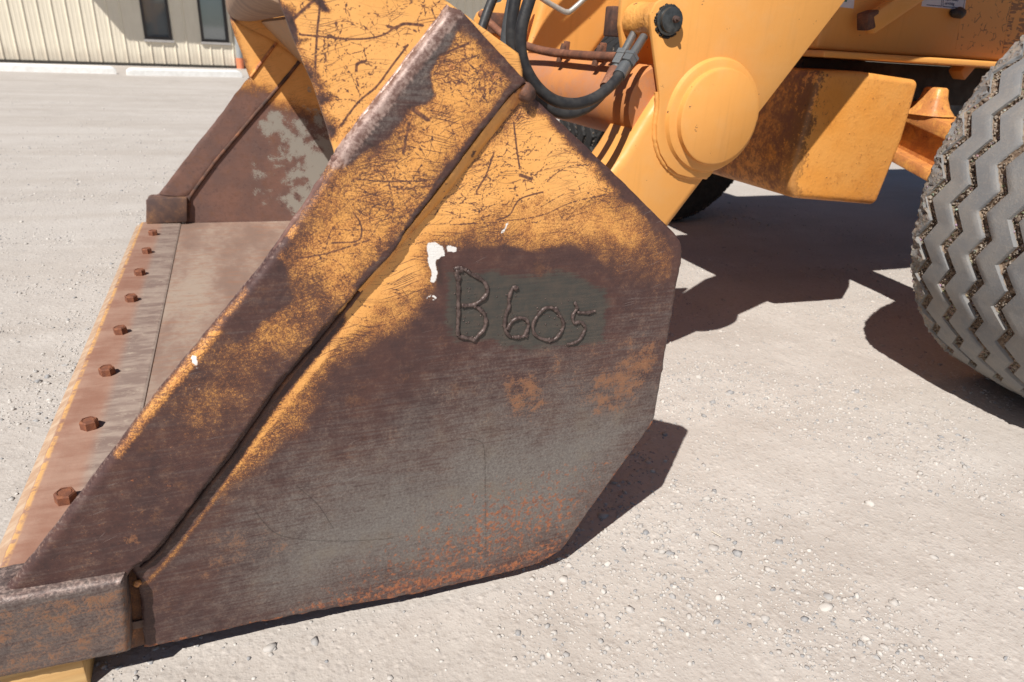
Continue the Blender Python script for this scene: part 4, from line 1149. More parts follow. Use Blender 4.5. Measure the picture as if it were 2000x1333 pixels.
for k in range(110):
    L = [(0.2832, 0.6168), (0.2855, 0.5881), (0.286, 0.5515), (0.2896, 0.5195), (0.3118, 0.5141), (0.3277, 0.5277), (0.3299, 0.5473), (0.316, 0.565), (0.3028, 0.5699), (0.3271, 0.5832), (0.3248, 0.6052), (0.3043, 0.6209), (0.366, 0.574), (0.3629, 0.5471), (0.3643, 0.5208), (0.3787, 0.5099), (0.4001, 0.5186), (0.3909, 0.5406), (0.3742, 0.5361), (0.4107, 0.5238), (0.4233, 0.5035), (0.4479, 0.4992), (0.4609, 0.5187), (0.4486, 0.5484), (0.4259, 0.5536), (0.4801, 0.5407), (0.4799, 0.5264), (0.5014, 0.5114), (0.4901, 0.4896), (0.5051, 0.5392)]
    cx, cz = L[r8.integers(0, len(L))]
    q = np.array([cx, 0.0, cz]) + np.array([r8.normal() * 0.011, 0.0002, r8.normal() * 0.011])
    V.append(bv * r8.uniform(0.0006, 0.0016) + q); F += [tuple(i + off for i in f) for f in bf]; off += len(bv)
sp_ = link_mesh("weld_spatter", mesh_from("weld_spatter", np.vstack(V), F, True), M_LETTER, bucket)
sp_["kind"] = "stuff"
# small stamped P and ring on the wear strip
m_st = orange_paint("stamped_paint", 0.8, 0.25, 0.4)
V, F, off = [], [], 0
for st in [[(0.3215, 0.886), (0.3232, 0.8899), (0.325, 0.894), (0.3281, 0.8938), (0.3303, 0.8918), (0.3303, 0.8894), (0.3284, 0.888), (0.3248, 0.8892)], [(0.2699, 0.9), (0.2696, 0.899), (0.2689, 0.8981), (0.2677, 0.8975), (0.2664, 0.8973), (0.265, 0.8974), (0.2638, 0.8979), (0.2631, 0.8988), (0.2628, 0.8998), (0.263, 0.9008), (0.2638, 0.9017), (0.2649, 0.9023), (0.2663, 0.9026), (0.2676, 0.9024), (0.2688, 0.9019), (0.2696, 0.901), (0.2699, 0.9)], [(0.2674, 0.9011), (0.2652, 0.9013), (0.2637, 0.8996), (0.2652, 0.8983), (0.2673, 0.8991)], [(0.3344, 0.8857), (0.3366, 0.8882), (0.3414, 0.8884), (0.3446, 0.8864)]]:
    v, f = tube_arrays([(x, YS - 0.0002, z) for x, z in st], 0.0008, 6)
    V.append(v); F += [tuple(i + off for i in q) for q in f]; off += len(v)
st = link_mesh("stamped_mark", mesh_from("stamped_mark", np.vstack(V), F, True), rusty("stamp_rust", (0.5, 0.22, 0.09), (0.35, 0.13, 0.05), (0.6, 0.3, 0.15)), strip)
st["label"] = "small stamped letter P and ring"

# ---- far side plate, seen from inside
FP = [(-0.4069, 0.1045), (-0.3921, 0.2059), (-0.3372, 0.2318), (-0.1176, 0.489), (0.0911, 0.7333), (0.0362, 0.9645), (0.042, 1.0559), (0.1991, 1.1628), (0.5739, 0.9476), (0.707, 0.6434), (0.5394, 0.0551)]
def masks_far(P):
    n = len(P)
    A = np.zeros((n, 4)); B = np.zeros((n, 4))
    nz = fbm(P + 7, 8, 51, 4) - 0.5
    Q = P + np.stack([fbm(P + 4, 7, 53, 3) - 0.5, fbm(P + 8, 7, 54, 3) - 0.5], -1) * 0.08
    A[:, 0] = soft(Q, [(0.0362, 1.1312), (0.5826, 1.1733), (0.5576, 0.525), (0.2938, 0.6017), (0.1953, 0.6221), (0.1525, 0.6322), (0.1142, 0.6852), (-0.0218, 0.5965)], 0.06)
    A[:, 0] -= 0.8 * line_mask(P, [(0.0911, 0.7333), (0.0362, 0.9645)], 0.03)
    A[:, 2] = 0.20 + 0.4 * nz
    A[:, 3] = 0.18 + 0.2 * nz
    B[:, 3] = 0.30 * (fbm(P + 2, 5, 61, 3))
    B[:, 1] = 0.95 * (fbm(P + 1, 26, 57, 4) - 0.5) + 0.45 * soft(Q, [(0.0968, 0.499), (0.1733, 0.6217), (0.3782, 0.6811), (0.5054, 0.4304), (0.4141, 0.0604), (0.2044, 0.1689), (0.2867, 0.3366), (0.1833, 0.4768)], 0.06) + 0.36 * soft(Q, [(-0.1598, 0.1328), (0.187, 0.522), (0.4562, 0.4067), (0.4889, 0.0573)], 0.10)
    return A, B
fm = worn("worn_far_inner", (0.165, 0.100, 0.086), 0.5)
for nd in fm.node_tree.nodes:
    if nd.type == 'MIX':
        for s_ in nd.inputs:
            if s_.type == 'RGBA' and abs(s_.default_value[0] - 0.80) < 1e-3 and abs(s_.default_value[1] - 0.78) < 1e-3:
                s_.default_value = (0.315, 0.290, 0.250, 1)
farp = plate("side_plate", FP, WID, WID + 0.02, fm, bucket, 0.011, masks_far, 0.004, jit=0.001, out_step=0.03)
farp["label"] = "far side plate seen from inside, orange top and grey flaking middle"
FS = [(-0.3364, 0.232), (-0.2213, 0.2221), (-0.0888, 0.3729), (0.1043, 0.5845), (0.2475, 0.739), (0.3072, 0.8069), (0.2158, 0.8798), (0.0361, 0.9644), (0.0908, 0.734), (-0.1172, 0.4906)]
def masks_fs(P):
    n = len(P)
    A = np.zeros((n, 4)); B = np.zeros((n, 4))
    nz = fbm(P + 7, 8, 71, 4) - 0.5
    A[:, 0] = np.clip((P[:, 1] - 0.60) * 7 + nz * 2.0, 0, 1)
    A[:, 0] -= 0.6 * line_mask(P, [(0.0908, 0.734), (0.0361, 0.9644)], 0.03)
    A[:, 2] = 0.33 + 0.3 * nz
    B[:, 3] = 0.28 * (fbm(P + 2, 6, 72, 3))
    return A, B
fs = plate("wear_strip", FS, WID - 0.005, WID - 0.0005, fm, bucket, 0.010, masks_fs, 0.005, jit=0.0015, out_step=0.03)
fs["label"] = "diagonal strip on the inside of the far side plate"
tube("weld_seam", [(x, WID - 0.003, z) for x, z in [(-0.2339, 0.122), (-0.214, 0.2128), (-0.1984, 0.2356), (-0.0888, 0.373), (0.1043, 0.5846), (0.2475, 0.739), (0.3071, 0.8069)]], 0.008, M_RUSTDK, bucket, 8, 0.06)
tube("weld_seam", [(x, WID - 0.006, z) for x, z in [(0.0973, 0.7365), (0.1567, 0.8094), (0.2156, 0.8799)]], 0.007, M_OR_RUST, bucket, 8, 0.06)
fb = prism("corner_block", [(-0.4032, 0.1046), (-0.3875, 0.2124), (-0.3737, 0.2233), (-0.2213, 0.2192), (-0.2355, 0.1072)], WID - 0.030, WID + 0.05, rusty("far_block_rust", (0.15, 0.085, 0.06), (0.085, 0.055, 0.05), (0.32, 0.17, 0.08), 14), bucket, 0.008)
fb["label"] = "rusty corner block at the far end of the cutting edge"
# hinge plates on the bucket's back
for y in (0.70, 0.78, 1.72, 1.80):
    prism("hinge_plate", [(0.56, 0.30), (0.62, 0.24), (0.86, 0.36), (0.93, 0.45), (0.87, 0.53), (0.70, 0.70), (0.50, 0.70)], y - 0.012, y + 0.012, M_OR_RUST, bucket, 0.004)
# ---- bumper paint: pitted casting with oily grime along its front corner
m = NT("bumper_paint")
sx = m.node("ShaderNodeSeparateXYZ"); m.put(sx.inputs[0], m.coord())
nb_, nm_, nf_, nv_ = m.noise(4, 4), m.noise(26, 6, 0.65), m.noise(110, 5, 0.6), m.noise(380, 3)
c = m.mix(m.step(nb_, 0.35, 0.7), ORANGE, (0.70, 0.285, 0.052))
c = m.mix(m.math('MULTIPLY', m.step(m.math('ADD', nm_, m.math('MULTIPLY', nf_, 0.5)), 0.74, 0.95), 0.5), c, (0.55, 0.22, 0.045))
c = m.mix(m.step(m.math('ADD', m.math('MULTIPLY', nm_, 0.4), m.math('ADD', nf_, m.math('MULTIPLY', nv_, 0.25))), 1.00, 1.06), c, (0.12, 0.055, 0.04))
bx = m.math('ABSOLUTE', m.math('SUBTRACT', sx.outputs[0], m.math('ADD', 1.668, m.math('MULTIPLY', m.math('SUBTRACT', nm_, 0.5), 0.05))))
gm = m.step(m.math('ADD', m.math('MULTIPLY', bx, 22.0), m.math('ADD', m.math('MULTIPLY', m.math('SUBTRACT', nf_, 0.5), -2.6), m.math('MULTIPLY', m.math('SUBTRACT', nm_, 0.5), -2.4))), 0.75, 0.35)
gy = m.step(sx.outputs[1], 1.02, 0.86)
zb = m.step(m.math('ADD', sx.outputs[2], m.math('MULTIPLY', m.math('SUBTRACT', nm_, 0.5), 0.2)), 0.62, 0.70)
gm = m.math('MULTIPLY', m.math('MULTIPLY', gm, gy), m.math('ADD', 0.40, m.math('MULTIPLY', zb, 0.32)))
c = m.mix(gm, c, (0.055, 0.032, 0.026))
rl = m.math('MULTIPLY', m.math('MULTIPLY', m.step(sx.outputs[0], 1.705, 1.675), m.step(sx.outputs[1], 0.85, 0.90)), m.step(m.math('ADD', nm_, m.math('MULTIPLY', nf_, 0.6)), 0.66, 0.92))
c = m.mix(m.math('MULTIPLY', rl, 0.75), c, (0.20, 0.085, 0.045))
lowr = m.step(m.math('ADD', sx.outputs[2], m.math('ADD', m.math('MULTIPLY', nm_, 0.10), m.math('MULTIPLY', nf_, 0.08))), 0.62, 0.56)
c = m.mix(m.math('MULTIPLY', lowr, 0.55), c, (0.22, 0.10, 0.06))
m.bsdf(c, m.step(nm_, 0.3, 0.7, 0.36, 0.55), 0.0, m.bump(m.math('ADD', nf_, m.math('MULTIPLY', nm_, 1.2)), 0.0030, 0.45))
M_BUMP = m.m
# ---- loader arms
def loader_arm(near):
    yy = (lambda y: y) if near else (lambda y: WID - y)
    body = [(0.895, 0.685), (0.82, 0.60), (0.76, 0.47), (0.82, 0.37), (0.95, 0.35), (1.07, 0.497), (1.498, 1.075), (1.655, 1.286), (1.95, 1.36), (2.45, 1.43), (3.55, 1.58),
            (3.60, 2.0), (2.1, 2.02), (1.6, 1.78), (1.16, 1.20), (1.115, 1.02), (1.075, 0.90), (1.045, 0.848), (0.990, 0.842), (0.955, 0.787)]
    arm = prism("loader_arm", body, yy(0.612), yy(0.775), M_OR, LOADER, 0.034, 5)
    cheek = [(0.9205, 1.008), (0.926, 0.985), (0.946, 0.922), (0.973, 0.840), (0.979, 0.800), (0.978, 0.765), (0.984, 0.728), (1.000, 0.694), (1.026, 0.664), (1.060, 0.643), (1.100, 0.633),
             (1.160, 0.633), (1.48, 1.062), (1.645, 1.283), (1.60, 1.70), (1.15, 1.22), (1.02, 1.065), (0.985, 1.050), (0.955, 1.047), (0.932, 1.032)]
    prism("cheek_plate", cheek, yy(0.599), yy(0.6115), M_OR, arm, 0.003, 2)
    ear = [(0.928, 1.045), (0.930, 0.985), (0.955, 0.90), (0.983, 0.83), (1.06, 0.82), (1.10, 1.07), (1.0, 1.075), (0.96, 1.065)]
    prism("pin_ear", ear, yy(0.750), yy(0.768), M_OR, arm, 0.003, 2)
    c = (1.139, 0, 0.787)
    s = 1 if near else -1
    b = 0.599 if near else WID - 0.599
    lathe("pivot_boss", [(0.0, b - s * 0.0335), (0.1105, b - s * 0.0335), (0.1145, b - s * 0.031), (0.1165, b - s * 0.016), (0.118, b - s * 0.0150), (0.124, b - s * 0.0145), (0.1345, b - s * 0.010), (0.1375, b - s * 0.004), (0.141, b + s * 0.002)],
          (c[0], 0, c[2]), M_OR, arm, 'Y', 96, 40)
    pc = (0.971, 0, 0.999)
    pin = lathe("pivot_pin", [(0.0, b - s * 0.020), (0.024, b - s * 0.020), (0.0275, b - s * 0.0185), (0.028, b - s * 0.007), (0.033, b - s * 0.006), (0.034, b + s * 0.001)], (pc[0], 0, pc[2]), M_PIN, arm, 'Y', 48)
    lathe("grease_nipple", [(0.0, b - s * 0.036), (0.0035, b - s * 0.036), (0.005, b - s * 0.033), (0.0045, b - s * 0.029), (0.0075, b - s * 0.027), (0.0075, b - s * 0.0205), (0.009, b - s * 0.0195)], (pc[0] + 0.006, 0, pc[2] + 0.002), M_RUSTDK, pin, 'Y', 12)
    V, F, off = [], [], 0
    for k in range(70):
        a = rng.uniform(0, 2 * math.pi)
        v, f = ico(1)
        r = rng.uniform(0.0018, 0.0042)
        V.append(v * np.array([r * 1.3, r * 0.6, r]) + np.array([pc[0] + math.cos(a) * 0.0345, b - s * 0.001, pc[2] + math.sin(a) * 0.0345 - 0.002]))
        F += [tuple(i + off for i in q) for q in f]; off += len(v)
    link_mesh("grease_ring", mesh_from("grease_ring", np.vstack(V), F, True), M_GREASE, arm)
    y0, y1 = sorted((yy(0.613), yy(0.749)))
    lathe("bushing", [(0.030, y0), (0.040, y0), (0.043, y0 + 0.006), (0.043, y0 + 0.030), (0.040, y0 + 0.036), (0.040, y1 - 0.036), (0.043, y1 - 0.030), (0.043, y1 - 0.002), (0.030, y1)], (pc[0] + 0.004, 0, pc[2]), M_OR_CAST, arm, 'Y', 40)
    y0, y1 = sorted((yy(0.775), yy(0.815)))
    prism("pin_keeper", [(0.918, 0.960), (0.985, 0.960), (0.985, 1.03), (0.918, 1.03)], y0, y1, M_RUSTDK, arm, 0.004)
    # weld seam that follows the cheek plate
    path = smooth_path([(x, b + s * 0.0125, z) for x, z in cheek[3:12]], 8)
    tube("weld_seam", path, 0.0065, M_OR, arm, 8, 0.08)
    return arm
arm_n = loader_arm(True)
arm_n["label"] = "near loader arm with its round pivot boss"
arm_f = loader_arm(False)
arm_f["label"] = "far loader arm behind the hoses"

m = NT("salmon_tube_paint")
n1, n2, n3 = m.noise(5, 5), m.noise(40, 6, 0.65), m.noise(200, 4)
c = m.mix(m.step(n1, 0.35, 0.65), (0.62, 0.255, 0.085), (0.50, 0.195, 0.080))
c = m.mix(m.math('MULTIPLY', m.step(m.math('ADD', n1, m.math('MULTIPLY', n2, 0.6)), 0.72, 0.95), 0.45), c, (0.48, 0.25, 0.155))
c = m.mix(m.step(m.math('ADD', n2, m.math('MULTIPLY', n3, 0.3)), 0.80, 0.90), c, (0.26, 0.115, 0.07))
m.bsdf(c, 0.6, 0.0, m.bump(n2, 0.001, 0.5), 0.3)
M_TUBE = m.m
ct = lathe("cross_tube", [(0.0, 0.64), (0.096, 0.64), (0.096, 1.84), (0.0, 1.84)], (1.012, 0, 0.806), M_TUBE, LOADER, 'Y', 72)
pp = tube("steel_pipe", smooth_path([(0.935, 0.74, 0.912), (0.932, 0.95, 0.910), (0.930, 1.17, 0.912), (0.915, 1.32, 0.925), (0.885, 1.46, 0.955), (0.85, 1.60, 1.02)], 10), 0.0125, M_RUST, LOADER, 14)
for y in (0.86, 1.09):
    obox("pipe_clamp", (0.925, y, 0.885), (0.940, y, 0.938), 0.022, 0.010, M_RUSTDK, pp, 0.002)
    obox("clamp_bolt", (0.955, y + 0.02, 0.895), (0.958, y + 0.02, 0.945), 0.016, 0.016, M_RUST, pp, 0.003)

# ---- hydraulic hoses
def hose(pts, r, mat=None, n=14):
    return tube("hydraulic_hose", smooth_path(pts, n), r, mat or M_BLACK, LOADER, 16)
h1 = hose([(0.6003, 0.5, 1.0775), (0.5784, 0.5, 1.0127), (0.5642, 0.5, 0.956), (0.5696, 0.5, 0.9034), (0.6017, 0.5, 0.8549), (0.648, 0.5, 0.8243), (0.7061, 0.51, 0.8173), (0.7656, 0.53, 0.8307), (0.8216, 0.56, 0.8594), (0.8511, 0.58, 0.8845)], 0.0125)
h2 = hose([(0.5994, 0.6, 1.0748), (0.5841, 0.6, 0.9964), (0.5845, 0.6, 0.9261), (0.6123, 0.6, 0.8646), (0.6661, 0.6, 0.8116), (0.72, 0.6, 0.7879), (0.7799, 0.61, 0.7981), (0.8307, 0.63, 0.8286), (0.8548, 0.64, 0.8586)], 0.0125)
h3 = hose([(0.6706, 0.9, 1.0994), (0.6473, 0.9, 1.0407), (0.6239, 0.89, 0.9927), (0.589, 0.86, 0.9206)], 0.0120)
h4 = hose([(0.6494, 0.75, 1.0778), (0.6338, 0.75, 0.9915), (0.6266, 0.75, 0.9304), (0.628, 0.74, 0.8799)], 0.0140, plain("grey_hose_sleeve", (0.075, 0.078, 0.082), 0.6, 0.0, 0.3, 60))
# tilt hoses above the frame, whose shadows lie on the far arm
for q in ([(1.008, 1.422, 1.7022), (0.9488, 1.422, 1.6028), (0.874, 1.422, 1.5225), (0.8278, 1.422, 1.454), (0.778, 1.422, 1.3701)], [(1.1504, 1.422, 1.7134), (1.0518, 1.422, 1.6044), (0.9607, 1.422, 1.5239), (0.8798, 1.422, 1.4511), (0.8314, 1.422, 1.3759)]):
    hose(q, 0.0135)
def fitting(p0, p1, hs):
    p0, p1 = Vector(p0), Vector(p1)
    d = p1 - p0
    def seg(a, b, r, name, mat, sides):
        return tube(name, [p0 + d * a, p0 + d * (a + b) / 2, p0 + d * b], r, mat, hs, sides, 0, None, 25)
    seg(-0.04, 0.36, 0.0155, "hose_ferrule", M_STEEL if hs is h1 else M_RUST, 20)
    seg(0.36, 0.42, 0.012, "fitting_neck", M_STEEL, 16)
    seg(0.42, 0.64, 0.0185, "hex_fitting", M_STEEL, 6)
    seg(0.64, 0.74, 0.0205, "hex_collar", M_STEEL, 6)
    seg(0.74, 1.6, 0.0105, "pipe_stub", M_STEEL, 16)
fitting((0.8438, 0.575, 0.8768), (0.9038, 0.62, 0.9293), h1)
fitting((0.8473, 0.637, 0.8493), (0.9326, 0.7, 0.947), h2)

# bent steel step behind the hoses
rod = plain("bright_rod", (0.48, 0.49, 0.46), 0.4, 0.4, 0.2, 40)
tube("bent_handle", smooth_path([(1.0194, 1.6, 1.1152), (1.0854, 1.6, 1.0791), (1.161, 1.6, 1.049), (1.182, 1.6, 1.0452), (1.198, 1.6, 1.0513), (1.2481, 1.6, 1.0932), (1.3118, 1.62, 1.1455)], 10), 0.0095, rod, LOADER, 14)

# ---- front bumper casting
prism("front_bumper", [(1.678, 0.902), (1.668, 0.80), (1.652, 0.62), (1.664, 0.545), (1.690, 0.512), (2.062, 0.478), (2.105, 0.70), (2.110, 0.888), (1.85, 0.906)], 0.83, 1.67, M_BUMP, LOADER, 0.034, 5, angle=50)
# ---- front axle
ax = obox("axle_beam", (2.30, 1.06, 0.795), (2.30, 0.40, 0.645), 0.13, 0.050, M_OR_AXLE, LOADER, 0.008)
obox("lower_flange", (2.30, 1.06, 0.645), (2.30, 0.42, 0.485), 0.12, 0.040, M_OR_AXLE, ax, 0.008)
obox("beam_web", (2.31, 1.06, 0.72), (2.31, 0.41, 0.565), 0.04, 0.116, M_OR_AXLE, ax, 0.003)
obox("axle_beam_far", (2.30, 1.44, 0.795), (2.30, 2.15, 0.645), 0.13, 0.050, M_OR_AXLE, ax, 0.008).name = "beam_arm"
bm = bmesh.new()
rows = []
for z, w, l in ((0.775, 0.062, 0.075), (0.80, 0.045, 0.055), (0.83, 0.033, 0.042), (0.860, 0.028, 0.036), (0.866, 0.022, 0.030)):
    rows.append([bm.verts.new((2.285 + w * math.copysign(abs(math.cos(a)) ** 0.6, math.cos(a)), 0.905 + l * math.copysign(abs(math.sin(a)) ** 0.6, math.sin(a)), z)) for a in np.linspace(0, 2 * math.pi, 20, endpoint=False)])
for r0, r1 in zip(rows[:-1], rows[1:]):
    for i in range(20):
        bm.faces.new((r0[i], r0[(i + 1) % 20], r1[(i + 1) % 20], r1[i]))
bm.faces.new(rows[-1]); bm.faces.new(rows[0][::-1])
link_mesh("axle_lug", bm_mesh("axle_lug", bm, 50), M_OR_AXLE, ax)

# ---- frame, hood and cab
fr = prism("frame_panel", [(1.712, 0.962), (4.3, 0.955), (4.3, 2.02), (1.95, 2.02), (1.712, 1.30)], 0.90, 1.86, M_OR, LOADER, 0.012, 3)  # unseen hood part raised and widened to keep sun off the ground behind
prism("bottom_flange", [(1.705, 0.9405), (4.25, 0.930), (4.25, 0.953), (1.705, 0.960)], 0.855, 1.62, M_OR, fr, 0.006, 3)
prism("frame_rail", [(1.78, 0.86), (2.05, 0.78), (2.22, 0.80), (4.2, 0.80), (4.2, 0.927), (1.78, 0.936)], 1.02, 1.12, M_DARK, fr, 0.004)
prism("frame_rail", [(1.78, 0.86), (2.05, 0.78), (2.22, 0.80), (4.2, 0.80), (4.2, 0.927), (1.78, 0.936)], 1.40, 1.50, M_DARK, fr, 0.004)
box("bumper_mount", (1.80, 1.05, 0.80), (2.10, 1.45, 0.938), M_OR_RUST, fr, 0.01)
box("engine_pan", (3.35, 1.0, 0.62), (4.4, 1.5, 0.93), M_DARK, fr, 0.03)
obox("rail_bracket", (2.4218, 0.95, 0.9061), (2.4586, 0.95, 0.9515), 0.05, 0.045, M_OR, fr, 0.004)
obox("lift_strut", (1.8301, 0.835, 1.0358), (2.1547, 0.835, 1.2337), 0.042, 0.062, M_OR, fr, 0.012)
obox("strut_end", (1.81, 0.838, 1.0432), (1.851, 0.838, 1.0568), 0.046, 0.050, M_RUSTDK, fr, 0.005)
x, y, z = (2.2565, 0.88, 1.0961)
kb = lump("rubber_stop", (x, y, z), 0.022, M_BLACK, fr, (1.35, 0.9, 0.75))
# decals on the frame panel
M_DEC = plain("white_decal", (0.62, 0.62, 0.66), 0.45, 0.0, 0.06, 30, 0.0)
M_INK = plain("blue_ink", (0.03, 0.03, 0.10), 0.5, 0.0, 0.0, 30, 0.0)
M_GREEN = plain("green_ink", (0.02, 0.16, 0.09), 0.5, 0.0, 0.0, 30, 0.0)
YD = 0.8992
d1 = prism("warning_decal", [(1.7484, 1.0839), (1.8251, 1.0831), (1.819, 1.1265), (1.7558, 1.1249)], YD, 0.9005, M_DEC, fr, 0.0)
prism("decal_mark", [(1.7788, 1.1042), (1.7912, 1.1043), (1.7927, 1.0995), (1.7824, 1.0995)], YD - 0.0005, YD - 0.0001, M_GREEN, d1, 0.0)
d2 = prism("warning_decal", [(2.1071, 1.1075), (2.3048, 1.1085), (2.2924, 1.1624), (2.1004, 1.1577)], YD, 0.9005, M_DEC, fr, 0.0)
def frame_line(pts, w):
    V, F, off = [], [], 0
    for (x0, z0), (x1, z1) in zip(pts[:-1], pts[1:]):
        d = np.array([x1 - x0, z1 - z0]); d /= np.linalg.norm(d); n_ = np.array([-d[1], d[0]]) * w / 2; e = d * w / 2
        for px_, pz_ in ((x0 - e[0] - n_[0], z0 - e[1] - n_[1]), (x1 + e[0] - n_[0], z1 + e[1] - n_[1]), (x1 + e[0] + n_[0], z1 + e[1] + n_[1]), (x0 - e[0] + n_[0], z0 - e[1] + n_[1])):
            V.append((px_, YD - 0.0004 - 0.0001 * (off // 4), pz_))
        F.append(tuple(off + i for i in range(4))); off += 4
    return link_mesh("decal_border", mesh_from("decal_border", V, F), M_INK, d2)
frame_line([(2.1836, 1.1459), (2.1941, 1.113), (2.128, 1.1125)], 0.0022)
frame_line([(2.2884, 1.15), (2.2965, 1.1134), (2.2012, 1.1127), (2.1904, 1.1463)], 0.0022)
def words(txt, p, size, mat, parent):
    cu = bpy.data.curves.new("decal_text", 'FONT')
    cu.body = txt; cu.size = size; cu.extrude = 0.0002
    o = bpy.data.objects.new("decal_text", cu)
    dg = None
    COL.objects.link(o)
    bpy.context.view_layer.update()
    me = bpy.data.meshes.new_from_object(o.evaluated_get(bpy.context.evaluated_depsgraph_get()))
    bpy.data.objects.remove(o, do_unlink=True)
    o = link_mesh("decal_text", me, mat, parent)
    me.materials.clear(); me.materials.append(mat)
    o.rotation_euler = (math.pi / 2, 0.0, 0.0)
    o.location = (p[0], YD - 0.0006, p[1])
    return o
words("servicing", (2.2067, 1.119), 0.0125, M_INK, d2)
words("engine before", (2.2026, 1.1315), 0.0110, M_INK, d2)
mm = NT("diagram_print")
dn = mm.voro(46, 'DISTANCE_TO_EDGE'); dl = mm.noise(30, 4)
ink = mm.math('MULTIPLY', mm.step(dn, 0.07, 0.03), mm.step(dl, 0.52, 0.60))
mm.bsdf(mm.mix(mm.math('MULTIPLY', ink, 0.8), ORANGE, (0.10, 0.06, 0.04)), 0.5)
prism("diagram_decal", [(2.3164, 0.9836), (2.5449, 0.9821), (2.5097, 1.1713), (2.2795, 1.1644)], 0.8994, 0.9003, mm.m, fr, 0.0)
mm = NT("table_print")
dl = mm.noise(1, 3, 0.5, mm.mapping(scale=(25, 1, 130))); db = mm.noise(20, 2)
ink = mm.math('MULTIPLY', mm.step(dl, 0.46, 0.50), mm.step(db, 0.42, 0.48))
mm.bsdf(mm.mix(mm.math('MULTIPLY', ink, 0.7), ORANGE, (0.10, 0.05, 0.04)), 0.5)
prism("table_decal", [(2.5501, 0.9823), (2.8355, 0.9805), (2.7877, 1.1872), (2.5147, 1.1717)], 0.8994, 0.9003, mm.m, fr, 0.0)

cab = box("cab", (4.32, 0.60, 0.96), (5.50, 2.0, 1.75), M_OR, LOADER, 0.03)
for x in (4.37, 5.45):
    for y in (0.65, 1.90):
        obox("cab_post", (x, y, 1.751), (x, y, 2.80), 0.07, 0.07, M_DARK, cab, 0.008)
box("cab_shade_roof", (2.95, 0.54, 2.801), (5.60, 2.25, 2.95), M_OR, cab, 0.03)  # out of view; stretched forward and to the far side to shade the ground
box("cab_glass", (4.40, 0.70, 1.752), (5.42, 1.85, 2.799), M_GLASS, cab, 0.0)  # unseen, one solid opaque box so the cab blocks the sun
for i, (ya) in enumerate((0.66, 1.62)):
    prism("tower_plate", [(3.3, 0.9), (3.75, 0.9), (3.8, 1.95), (3.4, 1.95)], ya, ya + 0.06, M_OR, LOADER, 0.01)

# ---- wheels
m = NT("dusty_tread_rubber")
gr, sh, _, _ = m.attr("tread")
n1, n2, n3 = m.noise(9, 5), m.noise(55, 6, 0.65), m.noise(230, 4)
rub = m.mix(m.step(n1, 0.35, 0.65), (0.180, 0.184, 0.190), (0.222, 0.214, 0.204))
rub = m.mix(m.math('MULTIPLY', m.step(m.math('ADD', n2, m.math('MULTIPLY', n3, 0.5)), 0.72, 0.98), 0.5), rub, (0.29, 0.27, 0.245))
rub = m.mix(m.math('MULTIPLY', m.step(n2, 0.55, 0.75), 0.35), rub, (0.16, 0.165, 0.172))
v = m.voro(95); vc = m.voro(95, out="Color")
mud = m.mix(m.step(n2, 0.35, 0.65), (0.115, 0.076, 0.052), (0.26, 0.198, 0.145))
mud = m.mix(m.math('MULTIPLY', m.step(v, 0.42, 0.25), m.step(n1, 0.40, 0.55)), mud, m.mix(0.2, (0.36, 0.30, 0.24), vc))
mudm = m.step(m.math('ADD', gr, m.math('MULTIPLY', m.math('SUBTRACT', n2, 0.5), 0.5)), 0.40, 0.58)
side_mud = m.math('MULTIPLY', sh, m.step(m.math('ADD', n2, m.math('MULTIPLY', n3, 0.4)), 0.60, 0.75))
mk = m.math('MAXIMUM', mudm, side_mud)
h = m.math('ADD', m.math('MULTIPLY', m.math('MULTIPLY', m.step(v, 0.6, 0.0), mk), 2.2), m.math('ADD', m.math('MULTIPLY', n2, 0.22), m.math('MULTIPLY', n3, 0.22)))
m.bsdf(m.mix(mk, rub, mud), 0.82, 0.0, m.bump(h, 0.005, 0.7), 0.3)
M_TYRE = m.m

